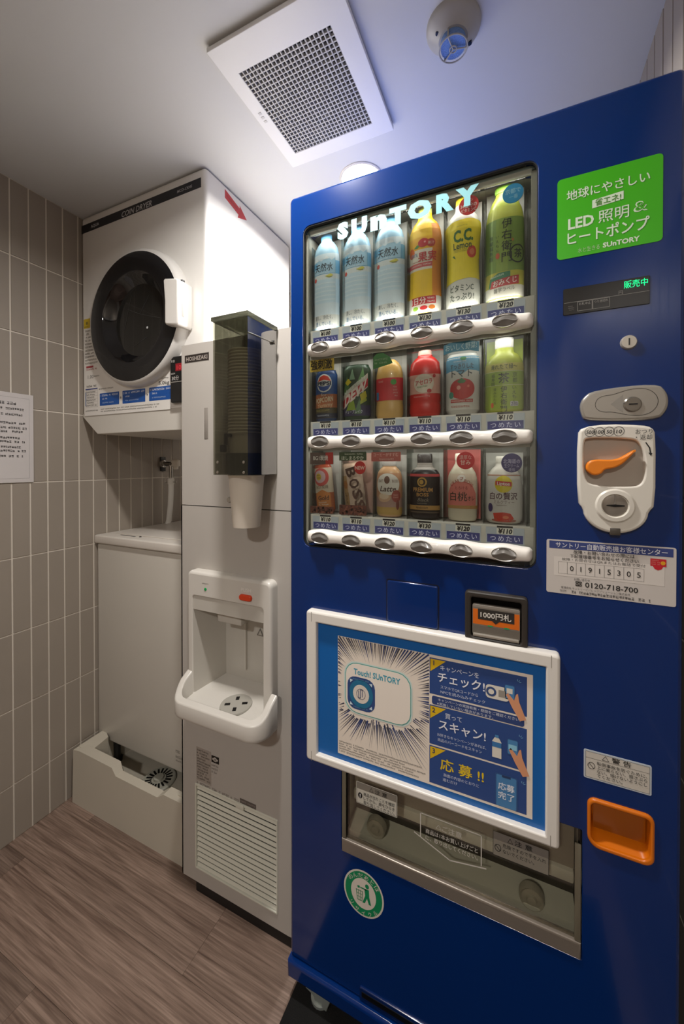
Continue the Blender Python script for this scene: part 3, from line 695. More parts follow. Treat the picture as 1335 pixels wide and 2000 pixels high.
for x, y in ((-.395, .756), (.16, .756), (-.395, 1.36), (.16, 1.36)):
    f_ = MB().lathe([(.024, .0045), (.024, .010), (.011, .016), (.011, .071)], 20, M=Matrix.Translation((x, y, 0))); f_.plate([(x-.036, .056), (x-.030, .030), (x-.012, .024), (x-.004, .006), (x+.022, .006), (x+.030, .030), (x+.036, .056)], y0=y-.020, y1=y-.012, bev=.002)
    obj('foot', f_, mat('#c3ccc6', .3, .6), vm)
# display window
INT = mat('#a8a59a', .5); 
lin = MB()
a, b, c_, e_ = wx; Y0, Y1 = MY+.006, .815
lin.add([(a, Y0, c_), (b, Y0, c_), (b, Y0, e_), (a, Y0, e_), (a, Y1, c_), (b, Y1, c_), (b, Y1, e_), (a, Y1, e_)], [(0, 1, 5, 4), (1, 2, 6, 5), (2, 3, 7, 6), (3, 0, 4, 7), (4, 5, 6, 7)])
obj('display_case', lin, INT, vm, smooth=0)
gk = MB().plate(rr(a, b, c_, e_, .018, 5), [rr(a+.0016, b-.0016, c_+.0016, e_-.0016, .0165, 5)], y0=MY+.0015, y1=MY+.0078)
obj('window_gasket', gk, mat('#1c1d20', .5), vm)
obj('window_pane', MB().plate(rr(a+.001, b-.001, c_+.001, e_-.001, .016, 5), y0=.7375, y1=.7395), clear('#f8faf8', .02, .01), vm, smooth=0)
hb = MB().box(a+.003, b-.003, .742, .750, e_-.009, e_-.001); obj('header_bar', hb, mat('#7d8a86', .4), vm)
sb = MB().box(b-.010, b-.001, .741, .748, c_+.004, e_-.012); obj('side_bar', sb, mat('#8d8a7e', .45), vm)
sb = MB().box(a+.001, a+.007, .741, .80, c_+.004, e_-.012); obj('side_bar', sb, mat('#b4b0a5', .45), vm)
P = Print(onfront(.7372)); LG = '#93d2da'
for ch, u, ww, hh in (('S', -.334, .022, .031), ('U', -.297, .030, .031), ('n', -.255, .030, .042), ('T', -.215, .030, .031), ('O', -.172, .040, .031), ('R', -.124, .028, .031), ('Y', -.084, .036, .031)):
    vs, fs, x0_, x1_ = text_mesh(ch, .075); ys = [q[1] for q in vs]; y0_, y1_ = min(ys), max(ys)
    P.put([(u+((x-x0_)/(x1_-x0_)-.5)*ww*1.16, 1.6735+(y-y0_)/(y1_-y0_)*(.036 if ch != 'n' else .030)) for x, y in vs], fs, LG, 0)
obj('glass_lettering', P, None, vm, smooth=0)
ROWS = [(1.447, 0), (1.248, 1), (1.045, 2)]
PX = [-.3775+.0716*i for i in range(6)]
PRICES = [['¥100', '¥100', '¥100', '¥130', '¥130', '¥120'], ['¥110']*6, ['¥110', '¥110', '¥120', '¥130', '¥120', '¥110']]
RAILM = mat('#ece7de', .3, coat=.2); LENS = mat('#6f6b65', .3, .15, coat=.25); RIM = mat('#d6d1c8', .25, .3)
rail_me = None
for zc, ri in ROWS:
    r = MB(); NX = 120; xa, xb = -.4145, .0255; NP = 10; vs = []
    for i in range(NX+1):
        x = xa+(xb-xa)*i/NX; u = (x-PX[0])/.0716; bump = .5+.5*math.cos(2*pi*u)
        e = min(1, (x-xa)/.010, (xb-x)/.010); cap = math.sqrt(max(0, 1-(1-e)**2)) if e < 1 else 1
        hh = (.0122+.0030*bump)*(.55+.45*cap); dep = (.019+.003*bump)*max(.15, cap)
        for k in range(NP+1):
            t_ = -pi/2+pi*k/NP; sx_, sz_ = math.cos(t_), math.sin(t_)
            vs.append((x, .7365-dep*abs(sx_)**.55, zc+hh*(abs(sz_)**.75)*(1 if sz_ > 0 else -1)))
    fs = [(i*(NP+1)+k, (i+1)*(NP+1)+k, (i+1)*(NP+1)+k+1, i*(NP+1)+k+1) for i in range(NX) for k in range(NP)]+[tuple(range(NP, -1, -1)), tuple(NX*(NP+1)+k for k in range(NP+1))]
    r.add(vs, fs); rail = obj('button_rail', r, RAILM, vm, smooth=60)
    for pxx in PX:
        bm_ = MB(); n_ = 32; yb = .7145
        ring = lambda rx, rz, y: [(pxx+rx*math.cos(2*pi*k/n_), y, zc+rz*math.sin(2*pi*k/n_)) for k in range(n_)]
        R1, R2, R3 = ring(.0208, .0122, yb+.003), ring(.0203, .0118, yb-.0012), ring(.0190, .0106, yb+.0002)
        bm_.add(R1+R2+R3, [(j*n_+i, j*n_+(i+1) % n_, (j+1)*n_+(i+1) % n_, (j+1)*n_+i) for j in range(2) for i in range(n_)], m=RIM)
        lv_ = []; lf = []; G = 14
        for j in range(G+1):
            z_ = -1+2*j/G; hw = math.sqrt(max(0, 1-z_*z_))
            for i in range(G+1):
                x_ = (-1+2*i/G); wv = .22*math.cos(x_*pi*1.15)*(-1)
                zz = z_-wv*(1-z_*z_)
                yy = yb+.0008-(.0034*(1-min(1, abs(z_)))**1.2)+.001*(1-hw)
                lv_.append((pxx+.0191*x_*hw, yy, zc+.0107*zz))
        lf = [(j*(G+1)+i, j*(G+1)+i+1, (j+1)*(G+1)+i+1, (j+1)*(G+1)+i) for j in range(G) for i in range(G)]
        bm_.add(lv_, lf, m=LENS); obj('select_button', bm_, None, rail, smooth=55)
    # price strip behind the glass
    st = MB().box(-.4135, .0275, .7405, .7455, zc+.004, zc+.0455, .0006); st.box(-.4135, .0275, .7456, .800, zc+.040, zc+.0455)
    strip = obj('price_strip', st, mat('#bab5ab', .45), vm)
    P = Print(onfront(.7402))
    for k, pxx in enumerate(PX):
        x = pxx+.0008
        P.rect(x-.0315, x+.0315, zc+.012, zc+.0425, '#aab0b6', 0); P.rect(x-.0295, x+.0295, zc+.0150, zc+.0295, '#3c3f78', 1)
        for q, ch in enumerate('つめたい'): P.text(ch, x-.0195+.0132*q, zc+.0225, .0115, '#c5c8dc', 2, bold=.005)
        P.rect(x-.0135, x+.0135, zc+.0305, zc+.0415, '#d8d4c8', 1); P.text(PRICES[ri][k], x, zc+.0362, .0112, '#111', 2, w=.0235, bold=.05, shear=.15)
        P.rect(x-.013, x+.013, zc+.0418, zc+.0452, '#24211f', 2)
    obj('price_labels', P, None, strip, smooth=0)
    # small lamp strip above each row of drinks
    top = [e_-.017, ROWS[0][0]-.018, ROWS[1][0]-.018][ri]
    obj('light_strip', MB().box(-.415, .022, .741, .7445, top, top+.010), mat('#b9b5aa', .4), vm)
    if ri == 0: area('display_lamp_and_fill', (-.197, .7475, zc+.0468), .42, .15, (1, .97, .93), rot=(pi-math.radians(10), 0, 0), size_y=.003)  # uplight added below the top row to even the bottles; no machine fitting
    area('display_lamp_and_fill', (-.197, .7475, top+.002), .42, (.9, .5, .5)[ri]*DISP, (1, .97, .93), rot=(math.radians(14), 0, 0), size_y=.010)
for k in range(7):
    x = PX[0]-.0358+.0716*k
    obj('column_divider', MB().box(x-.0006, x+.0006, .747, .800, 1.06, 1.68), clear('#dfe3e0', .05, .1, key='divider'), vm, smooth=0)
# poster frame and poster
fx = (-.4105, .0665, .5655, .8875)
pf = MB().plate(rr(*fx, .007, 4), [rr(-.3855, .0455, .5765+.006, .8640, .001)], y0=.7135, y1=MY+.0005, bev=.005, seg=3, hb=.003)
obj('poster_frame', pf, mat('#e6e1d8', .32, coat=.2), vm)
jn = MB()
for x in (fx[0]+.0135, fx[1]-.0135):
    for z in (.5655, .8640): jn.box(x-.0004, x+.0004, .7131, .7140, z+.001, z+.0215)
obj('frame_joints', jn, mat('#8f887e', .5), vm, smooth=0, kind='stuff')
ps = obj('poster', MB().box(-.3865, .0465, .7235, .7255, .5755, .8650), mat('#0a62ad', .3), vm, smooth=0)
P = Print(onfront(.7233)); CRM = '#ebdfd0'; NV = '#2c4a86'; DK = '#3a4166'
P.rect(-.339, .0265, .595, .842, CRM, 0)
ccx, ccz = -.2525, .742; q = random.Random(3)
for k in range(150):   # radiating strokes
    a_ = 2*pi*k/150+q.uniform(-.012, .012); dx, dz = math.cos(a_), math.sin(a_)
    far = min(((-.149-ccx) if dx > 0 else (-.338-ccx))/dx if abs(dx) > 1e-4 else 9, ((.841-ccz) if dz > 0 else (.612-ccz))/dz if abs(dz) > 1e-4 else 9)
    near = 1/((abs(dx)/.077)**3.5+(abs(dz)/.055)**3.5)**(1/3.5)*q.uniform(1.0, 1.22)
    if dz < -.3: far = min(far, (.118+.02*dx)*q.uniform(.82, 1.05)/max(.5, -dz))
    if far < near+.004: continue
    w_ = q.uniform(.0007, .0018); n_ = Vector((-dz, dx))
    A, B = Vector((ccx, ccz))+Vector((dx, dz))*near, Vector((ccx, ccz))+Vector((dx, dz))*far
    if dz < -.3: A, B = B, A
    P.poly([tuple(A), tuple(B-n_*w_), tuple(B+n_*w_)], q.choice(('#3c4058', '#2e3f70', '#4a4a55')), 1)
P.rect(-.3245, -.1805, .6880, .7965, '#cfe0da', 2, .028); P.rect(-.3220, -.1830, .6905, .7940, '#4fa59b', 3, .027); P.rect(-.3205, -.1845, .6920, .7925, '#f0e6d9', 4, .026)
P.text('Touch! SUnTORY', -.2535, .7765, .0165, '#3a9db4', 5, w=.098, bold=.025)
P.rect(-.3165, -.2565, .6985, .7655, '#2f4a80', 5, .018); P.ell(-.2865, .732, .026, .029, '#226f94', 6); P.ell(-.2865, .732, .0175, .0190, '#e0d6ca', 7)
P.micro(-.305, -.268, .758, .763, 1, '#6fa4c0', 6, fill=1); P.micro(-.303, -.272, .701, .706, 1, '#6fa4c0', 6, fill=1)
for sx_, sz_ in ((-1, 1), (1, 1), (-1, -1), (1, -1)):
    x, z = -.2865+sx_*.0205, .732+sz_*.0225; P.poly([(x+sx_*.004, z+sz_*.004), (x-sx_*.003, z+sz_*.003), (x+sx_*.003, z-sz_*.003)], '#cfe0ea', 8)
P.line([(-.2935+.0095*math.cos(a_)+.007, .732+.0105*math.sin(a_)) for a_ in [2*pi*k/24 for k in range(25)]], .0009, '#3c4a72', 8)
P.line([(-.2915, .738), (-.2915, .724), (-.2875, .724), (-.2875, .741), (-.2835, .741), (-.2835, .727)], .0014, '#3c4a72', 8)
P.micro(-.336, -.152, .599, .624, 5, '#6f6a62', 1, fill=.75, hk=.55, seed=77)
def panel(z0, z1, num, L=1):
    P.rect(-.1480, .0175, z0, z1, NV, L); P.poly([(-.1465, z1-.002), (-.1465, z1-.026), (-.118, z1-.002)], '#e0b81c', L+1); P.text(num, -.140, z1-.0085, .0125, '#2a3560', L+2, bold=.02)
panel(.7685, .8365, '1'); panel(.6735, .7475, '2'); panel(.5995, .6705, '3')
P.text('キャンペーンを', -.094, .8215, .0110, '#dfe3ee', 3, w=.068); P.text('チェック!', -.0915, .8035, .0205, '#eeeef4', 3, w=.082, bold=.025)
P.text('スマホでQRコードから', -.0945, .7855, .0068, '#cfd5e6', 3, w=.066); P.text('NFCを読み込みチェック', -.0885, .7765, .0068, '#cfd5e6', 3, w=.078)
P.rect(-.1435, .0135, .7495, .7655, '#2f4478', 2, .004); P.text('キャンペーンの実施有無・期間をご確認ください。', -.0620, .7605, .0062, '#d5d9e6', 3, w=.140); P.text('※実施していない場合があります。', -.0850, .7530, .0060, '#d5d9e6', 3, w=.098)
P.text('買って', -.104, .7335, .0115, '#dfe3ee', 3, w=.030); P.text('スキャン!', -.0895, .7150, .0205, '#eeeef4', 3, w=.082, bold=.025)
P.text('お好きなキャンペーンがあれば、', -.0905, .6950, .0066, '#cfd5e6', 3, w=.086); P.text('商品のバーコードをスキャン', -.0935, .6855, .0066, '#cfd5e6', 3, w=.078)
P.text('応 募 !!', -.0895, .6415, .0235, '#e6c526', 3, w=.076, bold=.03); P.text('画面の内容のとおりに', -.0905, .6225, .0066, '#cfd5e6', 3, w=.062); P.text('進むだけ', -.110, .6135, .0066, '#cfd5e6', 3, w=.026)
# little pictures: code reader, phones held by hands, bottle
def phone(x, z, w_, h_, L=4): P.rect(x-w_/2, x+w_/2, z-h_/2, z+h_/2, '#34568a', L, .003); P.rect(x-w_/2+.0012, x+w_/2-.0012, z-h_/2+.0015, z+h_/2-.0015, '#4c86b8', L+1, .002)
def hand(x, z, L=6):
    P.poly([(x-.012, z+.006), (x-.009, z+.010), (x+.001, z-.001), (x+.004, z+.010), (x+.007, z+.012), (x+.009, z-.002), (x+.020, z-.030), (x+.010, z-.034), (x-.002, z-.014)], '#dc9b74', L)
P.rect(-.0485, -.0105, .7865, .8105, '#e2dccf', 4, .006); P.ell(-.0395, .7985, .0085, .0085, '#39507e', 5); P.ell(-.0395, .7985, .0048, .0048, '#e2dccf', 6); P.rect(-.0275, -.0155, .7925, .8045, '#9a9388', 5)
phone(-.0095, .8045, .017, .026); P.rect(-.0145, -.005, .802, .811, '#e2dccf', 6); hand(-.0035, .793)
P.poly([(-.0375, .6835), (-.0225, .6835), (-.0225, .712), (-.0265, .719), (-.0335, .719), (-.0375, .712)], '#e2dccf', 4); P.rect(-.0330, -.0270, .719, .724, '#4c86b8', 5); P.rect(-.0375, -.0225, .702, .711, '#3c78b0', 5)
phone(-.0045, .7095, .018, .028); P.rect(-.011, .002, .705, .714, '#8fc8e0', 6); hand(.0015, .698)
P.rect(-.0325, .0035, .6005, .6575, '#34568a', 4, .003); P.rect(-.0305, .0015, .6005, .6555, '#4a82b4', 5, .002); P.rect(-.0215, -.0075, .6525, .6565, '#2b3f66', 6)
P.text('応募', -.0145, .6365, .0135, '#e8ecf4', 6, w=.026, bold=.02); P.text('完了', -.0145, .6205, .0135, '#e8ecf4', 6, w=.026, bold=.02)
for x, z in ((.003, .824), (.006, .729), (.010, .650)):
    for a_ in (.4, 1.0, 1.6): P.line([(x+.003*math.cos(a_), z+.003*math.sin(a_)), (x+.006*math.cos(a_), z+.006*math.sin(a_))], .0006, '#8fc8e0', 6)
obj('artwork', P, None, ps, smooth=0)
# blank cover panel
bp_ = MB().plate(rr(-.2335, -.1335, .8885, .9705, .004), y0=MY-.0028, y1=MY+.002, bev=.0026, seg=3); cv = obj('blank_cover', bp_, BLUE, vm)
gp = MB().plate(rr(-.2355, -.1315, .8865, .9725, .005), [rr(-.2335, -.1335, .8885, .9705, .004)], y0=MY-.0004, y1=MY+.001); obj('cover_gap', gp, mat('#01082a', .6), cv)
# bill validator
V = MB().plate(rr(-.0845, .0185, .8835, .9725, .007), [rr(-.0735, .0085, .892, .962, .004)], y0=MY-.010, y1=MY+.008, bev=.003, seg=2)
bvf = obj('bill_validator', V, mat('#35302b', .4), vm)
obj('throat', MB().add([(-.0735, .728, .892), (.0085, .728, .892), (.0085, .76, .915), (-.0735, .76, .915), (-.0735, .728, .962), (.0085, .728, .962), (.0085, .76, .955), (-.0735, .76, .955)], [(0, 1, 2, 3), (3, 2, 6, 7), (7, 6, 5, 4), (0, 3, 7, 4), (1, 5, 6, 2)]), mat('#2a2521', .5), bvf, smooth=0)
obj('bill_chute', MB().plate(rr(-.0715, .0065, .8955, .9495, .003), y0=.7225, y1=.7290, bev=.001), mat('#857d72', .3, coat=.3), bvf)
obj('bill_mouth', MB().box(-.070, .005, .7175, .730, .8935, .8985, .0015), mat('#b5aea2', .25, .5), bvf)
P = Print(onfront(.7224)); P.rect(-.0705, .0055, .9145, .9415, '#d96a14'); P.rect(-.0620, -.0025, .9235, .9425, '#2e2a26', 1); P.text('1000円札', -.0325, .9330, .0125, '#e6e0d6', 2, w=.050, bold=.02)
P.poly([(-.0385, .9235), (-.0265, .9235), (-.0325, .9185)], '#2e2a26', 2); P.rect(-.0455, -.0375, .9130, .9155, '#1f9a5a', 2); P.rect(-.0185, -.0105, .9130, .9155, '#1f9a5a', 2)
P.rect(-.0705, .0055, .898, .9125, '#6b645a', 0); P.rect(-.0705, .0055, .9445, .949, '#8f877c', 0)
obj('lettering', P, None, bvf, smooth=0)
# pick-up opening
tb_ = MB(); a, b, z0, z1 = tyr; YI = .93
tb_.add([(a, MY+.004, z0), (b, MY+.004, z0), (b, MY+.004, z1), (a, MY+.004, z1), (a, YI, z0), (b, YI, z0), (b, YI, z1), (a, YI, z1)], [(0, 1, 5, 4), (1, 2, 6, 5), (2, 3, 7, 6), (3, 0, 4, 7), (4, 5, 6, 7)])
pk = obj('pickup_bin', tb_, mat('#d0cec4', .5), vm, smooth=0)
obj('bin_gap', MB().box(a+.004, b-.004, .803, .806, .386, .456), mat('#3a352e', .6), pk)
obj('bin_ledge', MB().box(a+.004, b-.004, .784, .86, .452, .474, .004), mat('#dcdcd2', .4), pk)
obj('bin_floor', MB().add([(a+.004, .755, .412), (b-.004, .755, .412), (b-.004, .803, .418), (a+.004, .803, .418), (a+.004, .755, .386), (b-.004, .755, .386)], [(0, 1, 2, 3), (4, 5, 1, 0)]), mat('#e0e1d8', .35), pk, smooth=0)
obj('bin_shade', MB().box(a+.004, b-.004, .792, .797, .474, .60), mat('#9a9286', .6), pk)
for x, z in ((-.267, .434), (.027, .424)):
    pr, M = xy_disc(x, z, [(.0, .752), (.007, .752), (.009, .756), (.016, .757), (.0195, .7545), (.0205, .757), (.0205, .768)]); obj('bin_roller', MB().lathe(pr, 28, M=M), mat('#aeaba0', .3), pk)
obj('flap', MB().box(a+.002, b-.002, .7335, .7365, .4135, .5990), clear('#f1efe8', .04, .03), vm, smooth=0)
obj('flap_sill', MB().plate([(a+.001, .3850), (b-.001, .3850), (b-.001, .4130), (a+.001, .4130)], y0=.7275, y1=.7395, bev=.003, seg=3), mat('#8d8378', .3, .4), vm)
for x in (a+.006, b-.006): obj('flap_guide', MB().box(x-.0045, x+.0045, .729, .7325, .414, .575, .001), mat('#77705f', .35), vm)
P = Print(onfront(.7333))
P.rect(-.3015, -.2135, .4965, .5415, '#d8d5c8', 0, .002); P.frame(-.3000, -.2150, .4980, .5400, .0007, '#333', 1); P.rect(-.2995, -.2155, .5270, .5395, '#8d877c', 1)
P.text('注 意', -.2475, .5330, .0095, '#1c1a18', 2, w=.026, bold=.02); P.line([(-.2720, .5295), (-.2680, .5370), (-.2640, .5295)], .0007, '#1c1a18', 2, True)
P.ell(-.2925, .5140, .0048, .0060, '#111', 2); P.text('!', -.2925, .5140, .010, '#eee', 3, bold=.05)
for k, t_ in enumerate(('商品が出たことを確認', 'してから、扉をひらき', '取り出してください。')): P.text(t_, -.2850, .5165-.0085*k, .0078, '#1c1a18', 2, w=.066, al='l', bold=.005)
P.frame(-.0360, .0520, .5000, .5430, .0007, '#2a2824', 1); P.rect(-.0355, .0515, .5290, .5425, '#77716a', 1); P.rect(-.0355, .0515, .5005, .5288, '#928c80', 0)
P.text('注 意', .0130, .5350, .0100, '#14120f', 2, w=.028, bold=.02); P.line([(-.0120, .5310), (-.0080, .5390), (-.0040, .5310)], .0007, '#14120f', 2, True)
P.line(ell(-.0280, .5150, .0050, .0060, 16), .0010, '#2a2824', 2, True); P.line([(-.0315, .519), (-.0245, .511)], .0010, '#2a2824', 2)
P.text('危険ですので手を入れ', -.0200, .5195, .0078, '#1c1a18', 2, w=.068, al='l'); P.text('ないでください。', -.0200, .5095, .0078, '#1c1a18', 2, w=.050, al='l')
LN = '#dcd8d0'
P.line([(-.1670, .4780), (-.1670, .5250), (-.0560, .5250), (-.0560, .4700)], .0017, LN, 0); P.line([(-.1790, .4830), (-.1115, .4560), (-.0480, .4680)], .0022, LN, 1)
P.text('ご注意', -.1080, .5105, .0125, '#d5d1c9', 1, w=.036); P.line([(-.1375, .5065), (-.1325, .5145), (-.1275, .5065)], .0007, '#d5d1c9', 1, True)
P.text('商品は1本お買い上げごと', -.1095, .4945, .0098, '#d8d4cc', 1, w=.095, bold=.01); P.text('に、取り出してください。', -.1095, .4815, .0098, '#d8d4cc', 1, w=.095, bold=.01)
obj('flap_labels', P, None, vm, smooth=0)
# recycling mark
P = Print(onfront(MY)); rcx, rcz, rx_, rz_ = -.2840, .3150, .0440, .0475
P.ell(rcx, rcz, rx_, rz_, '#d3ccc0', 0, 48); P.ell(rcx, rcz, rx_-.0035, rz_-.0035, '#0a8452', 1, 48); P.ell(rcx, rcz, rx_-.0165, rz_-.0165, '#d8cfc2', 2, 40)
P.text('のんだあとは', rcx, rcz+.0365, .0105, '#d3ccc0', 2, arc=.038, w=.076); 
for k, ch in enumerate('リサイクル'): 
    a_ = -pi/2+(k-2)*.40; P.text(ch, rcx+.0360*math.cos(a_), rcz+.0395*math.sin(a_), .0105, '#d3ccc0', 2, rot=a_+pi/2)
GN = '#0a8452'
P.ell(rcx+.008, rcz+.0185, .0042, .0046, GN, 3); P.poly([(rcx+.002, rcz+.012), (rcx+.012, rcz+.013), (rcx+.013, rcz-.002), (rcx+.017, rcz-.017), (rcx+.012, rcz-.017), (rcx+.008, rcz-.006), (rcx+.003, rcz-.018), (rcx-.002, rcz-.018), (rcx+.004, rcz-.002)], GN, 3)
P.line([(rcx+.006, rcz+.011), (rcx-.006, rcz+.011)], .0026, GN, 3); P.poly([(rcx-.012, rcz+.008), (rcx-.007, rcz+.010), (rcx-.009, rcz+.014), (rcx-.014, rcz+.012)], GN, 3)
P.line([(rcx-.016, rcz+.004), (rcx-.013, rcz-.016), (rcx-.003, rcz-.016), (rcx-.002, rcz+.004)], .0013, GN, 3, True)
for k in (1, 2): P.line([(rcx-.016+.0047*k, rcz+.004), (rcx-.013+.0033*k, rcz-.016)], .0009, GN, 3); P.line([(rcx-.0155+.001*k, rcz+.004-.0066*k), (rcx-.0022, rcz+.004-.0066*k)], .0009, GN, 3)
obj('recycling_sticker', P, None, vm, smooth=0)
# green energy sticker
gs = obj('green_sticker', MB().plate(rr(.0600, .1995, 1.5385, 1.6705, .006), y0=MY-.0006, y1=MY+.0005), mat('#3fae0f', .35), vm, smooth=0)
P = Print(onfront(MY-.0006)); GW = '#d3e4cc'
P.text('地球にやさしい', .1285, 1.6405, .0180, GW, w=.110, bold=.022); P.poly([(.1090, 1.6110), (.1505, 1.6145), (.1505, 1.6275), (.1090, 1.6240)], GW, 1); P.text('省エネ!', .1300, 1.6192, .0125, '#4a8a30', 2, w=.034, bold=.02)
P.text('LED', .0935, 1.5945, .0235, GW, w=.036, bold=.03); P.text('照明', .1375, 1.5950, .0215, GW, w=.040, bold=.012); P.text('&', .1720, 1.5985, .0230, GW, w=.018, bold=.015); P.text('&', .1720, 1.5985, .0190, '#3fae0f', 2, w=.0135, bold=.0)
P.text('ヒートポンプ', .1290, 1.5700, .0225, GW, w=.108, bold=.028); P.text('水と生きる', .1045, 1.5480, .0085, '#a8c995', w=.030); P.text('SUnTORY', .1475, 1.5490, .0105, GW, w=.048, bold=.035)
obj('lettering', P, None, gs, smooth=0)
# price display
dp = MB().plate(rr(.0690, .1845, 1.4455, 1.4890, .002), y0=MY-.0012, y1=MY+.001, bev=.0008); dsp = obj('price_display', dp, mat('#1b1916', .2), vm)
P = Print(onfront(MY-.0012)); P.text('販売中', .1665, 1.4800, .0125, mat('#10e28c', .5, emit=1.0), 1, w=.030, bold=.012); P.text('円', .1475, 1.4695, .0065, '#8d8a84')
P.line([(.0705, 1.4655), (.1835, 1.4655)], .0005, '#8d8a84'); P.frame(.0895, .1095, 1.4500, 1.4645, .0005, '#8d8a84'); P.frame(.1105, .1330, 1.4500, 1.4645, .0005, '#8d8a84')
P.text('お札中止', .0995, 1.4608, .0048, '#8d8a84', w=.016); P.text('つり銭切れ', .1217, 1.4608, .0048, '#8d8a84', w=.019); P.micro(.0760, .0845, 1.4515, 1.4605, 3, '#6d6a64')
obj('lettering', P, None, dsp, smooth=0)
KM = mat('#b9b2a6', .3, .4)
pr, M = xy_disc(.158, 1.390, [(0, MY-.005), (.0095, MY-.005), (.0108, MY-.003), (.0112, MY)]); k_ = obj('key_lock', MB().lathe(pr, 32, M=M), KM, vm)
obj('key_slot', MB().box(.1571, .1589, MY-.0056, MY-.0045, 1.3850, 1.3955), BLACK, k_, smooth=0)
# lock handle plate
hp = MB().plate(cut([(.100, 1.2700), (.193, 1.2665), (.2045, 1.280), (.2075, 1.2945), (.2045, 1.310), (.193, 1.3235), (.110, 1.3190), (.0965, 1.3070), (.0925, 1.2945), (.0950, 1.2800)]), y0=MY-.007, y1=MY+.001, bev=.004, seg=3)
hpo = obj('lock_handle', hp, mat('#a8a39a', .28, .5), vm, smooth=45)
grv = [(.113, 1.2945), (.116, 1.3040), (.124, 1.3085), (.136, 1.3090), (.148, 1.3130), (.161, 1.3165), (.176, 1.3165), (.187, 1.3110), (.1935, 1.3010), (.1935, 1.2900), (.187, 1.2800), (.176, 1.2750), (.161, 1.2755), (.148, 1.2790), (.136, 1.2825), (.124, 1.2825), (.116, 1.2870)]; grv = cut(grv)
P = Print(onfront(MY-.007)); P.line(grv, .0007, '#35322c', 0, True); P.poly([(.134, 1.2945), (.150, 1.3085), (.150, 1.2805)], '#8f8a81', 0); obj('groove', P, None, hpo, smooth=0)
pr, M = xy_disc(.162, 1.2925, [(0, MY-.0095), (.0100, MY-.0095), (.0118, MY-.0080), (.0120, MY-.0065), (.0145, MY-.0068), (.0165, MY-.0065)]); cy = obj('lock_cylinder', MB().lathe(pr, 36, M=M), mat('#8f8a82', .2, .8), hpo)
obj('cylinder_slot', MB().box(.1570, .1680, MY-.0100, MY-.0094, 1.2917, 1.2937), BLACK, cy, smooth=0)
# coin unit
cu = [(.0965, 1.2600), (.1300, 1.2635), (.1740, 1.2600), (.1865, 1.2560), (.1910, 1.2460), (.1910, 1.1380), (.1830, 1.1280)]+[(.1405+.0425*math.cos(t_), 1.1275+.0355*math.sin(t_)) for t_ in [-pi*k/12 for k in range(1, 12)]]+[(.0980, 1.1280), (.0900, 1.1400), (.0895, 1.2490)]
cw = [(.0985, 1.1760), (.1110, 1.1660), (.1630, 1.1650), (.1735, 1.1700), (.1780, 1.1850), (.1770, 1.2150), (.1710, 1.2330), (.1620, 1.2400), (.1030, 1.2430), (.0975, 1.2370)]
cu = cut(cu, 1); cw = cut(cw); CUM = mat('#dcd7cb', .35, coat=.1); cu_ = obj('coin_unit', MB().plate(cu, [cw], y0=MY-.011, y1=MY+.001, bev=.004, seg=3, hb=.0025), CUM, vm, smooth=50)
obj('recess', MB().add([(p_[0], MY-.0015, p_[1]) for p_ in ccw(cw)], [tuple(range(len(cw)))]), mat('#a89d90', .3), cu_, smooth=0)
lev = [(.1085, 1.1835), (.1140, 1.1825), (.1215, 1.1855), (.1255, 1.1925), (.1360, 1.1935), (.1460, 1.1985), (.1535, 1.2060), (.1655, 1.2215), (.1640, 1.2228), (.1500, 1.2125), (.1400, 1.2075), (.1240, 1.2075), (.1130, 1.2080), (.1050, 1.2055), (.1005, 1.1990), (.1010, 1.1900)]
obj('return_lever', MB().plate(cut(lev), y0=MY-.017, y1=MY-.002, bev=.0025, seg=3), mat('#e8821a', .35), cu_, smooth=50)
pr, M = xy_disc(.1395, 1.1355, [(.0175, MY-.0105), (.0205, MY-.0105), (.0265, MY-.0120), (.0240, MY-.0145), (.0185, MY-.0150), (.0175, MY-.0110)]); obj('slot_ring', MB().lathe(pr, 40, M=M, caps=False), CUM, cu_)
pr, M = xy_disc(.1395, 1.1355, [(0, MY-.0118), (.0130, MY-.0118), (.0178, MY-.0108)]); ck = obj('coin_slot', MB().lathe(pr, 36, M=M), mat('#9a938a', .25, .6), cu_)
obj('slot', MB().plate([(.1285, 1.1350), (.1395, 1.1335), (.1520, 1.1350), (.1520, 1.1368), (.1395, 1.1378), (.1285, 1.1368)], y0=MY-.0124, y1=MY-.011), BLACK, ck, smooth=0)
obj('slot_rib', MB().box(.1388, .1402, MY-.0122, MY-.0110, 1.1385, 1.1520), mat('#8a837a', .3), ck)
obj('drain_notch', MB().box(.1335, .1470, MY-.0118, MY-.0020, 1.0895, 1.1005, .0008), mat('#4b453d', .4), cu_)
P = Print(onfront(MY-.0112))
for k, t_ in enumerate(('500', '100', '50', '10')): x = .1060+.0127*k; P.line(ell(x, 1.2515, .0068, .0072, 20), .0007, '#35322e', 0, True); P.text(t_, x, 1.2515, .0080, '#35322e', 1, w=.0105 if k < 2 else .0075, bold=.02, shear=.15)
P.text('おつり', .1755, 1.2500, .0085, '#2c2a27', 1, w=.021); P.text('・返却', .1755, 1.2415, .0085, '#2c2a27', 1, w=.020)
P.line([(.1780, 1.2330), (.1825, 1.2250), (.1835, 1.2180)], .0016, '#1c1a18', 1); P.poly([(.1810, 1.2180), (.1860, 1.2170), (.1842, 1.2125)], '#1c1a18', 1)
obj('lettering', P, None, cu_, smooth=0)
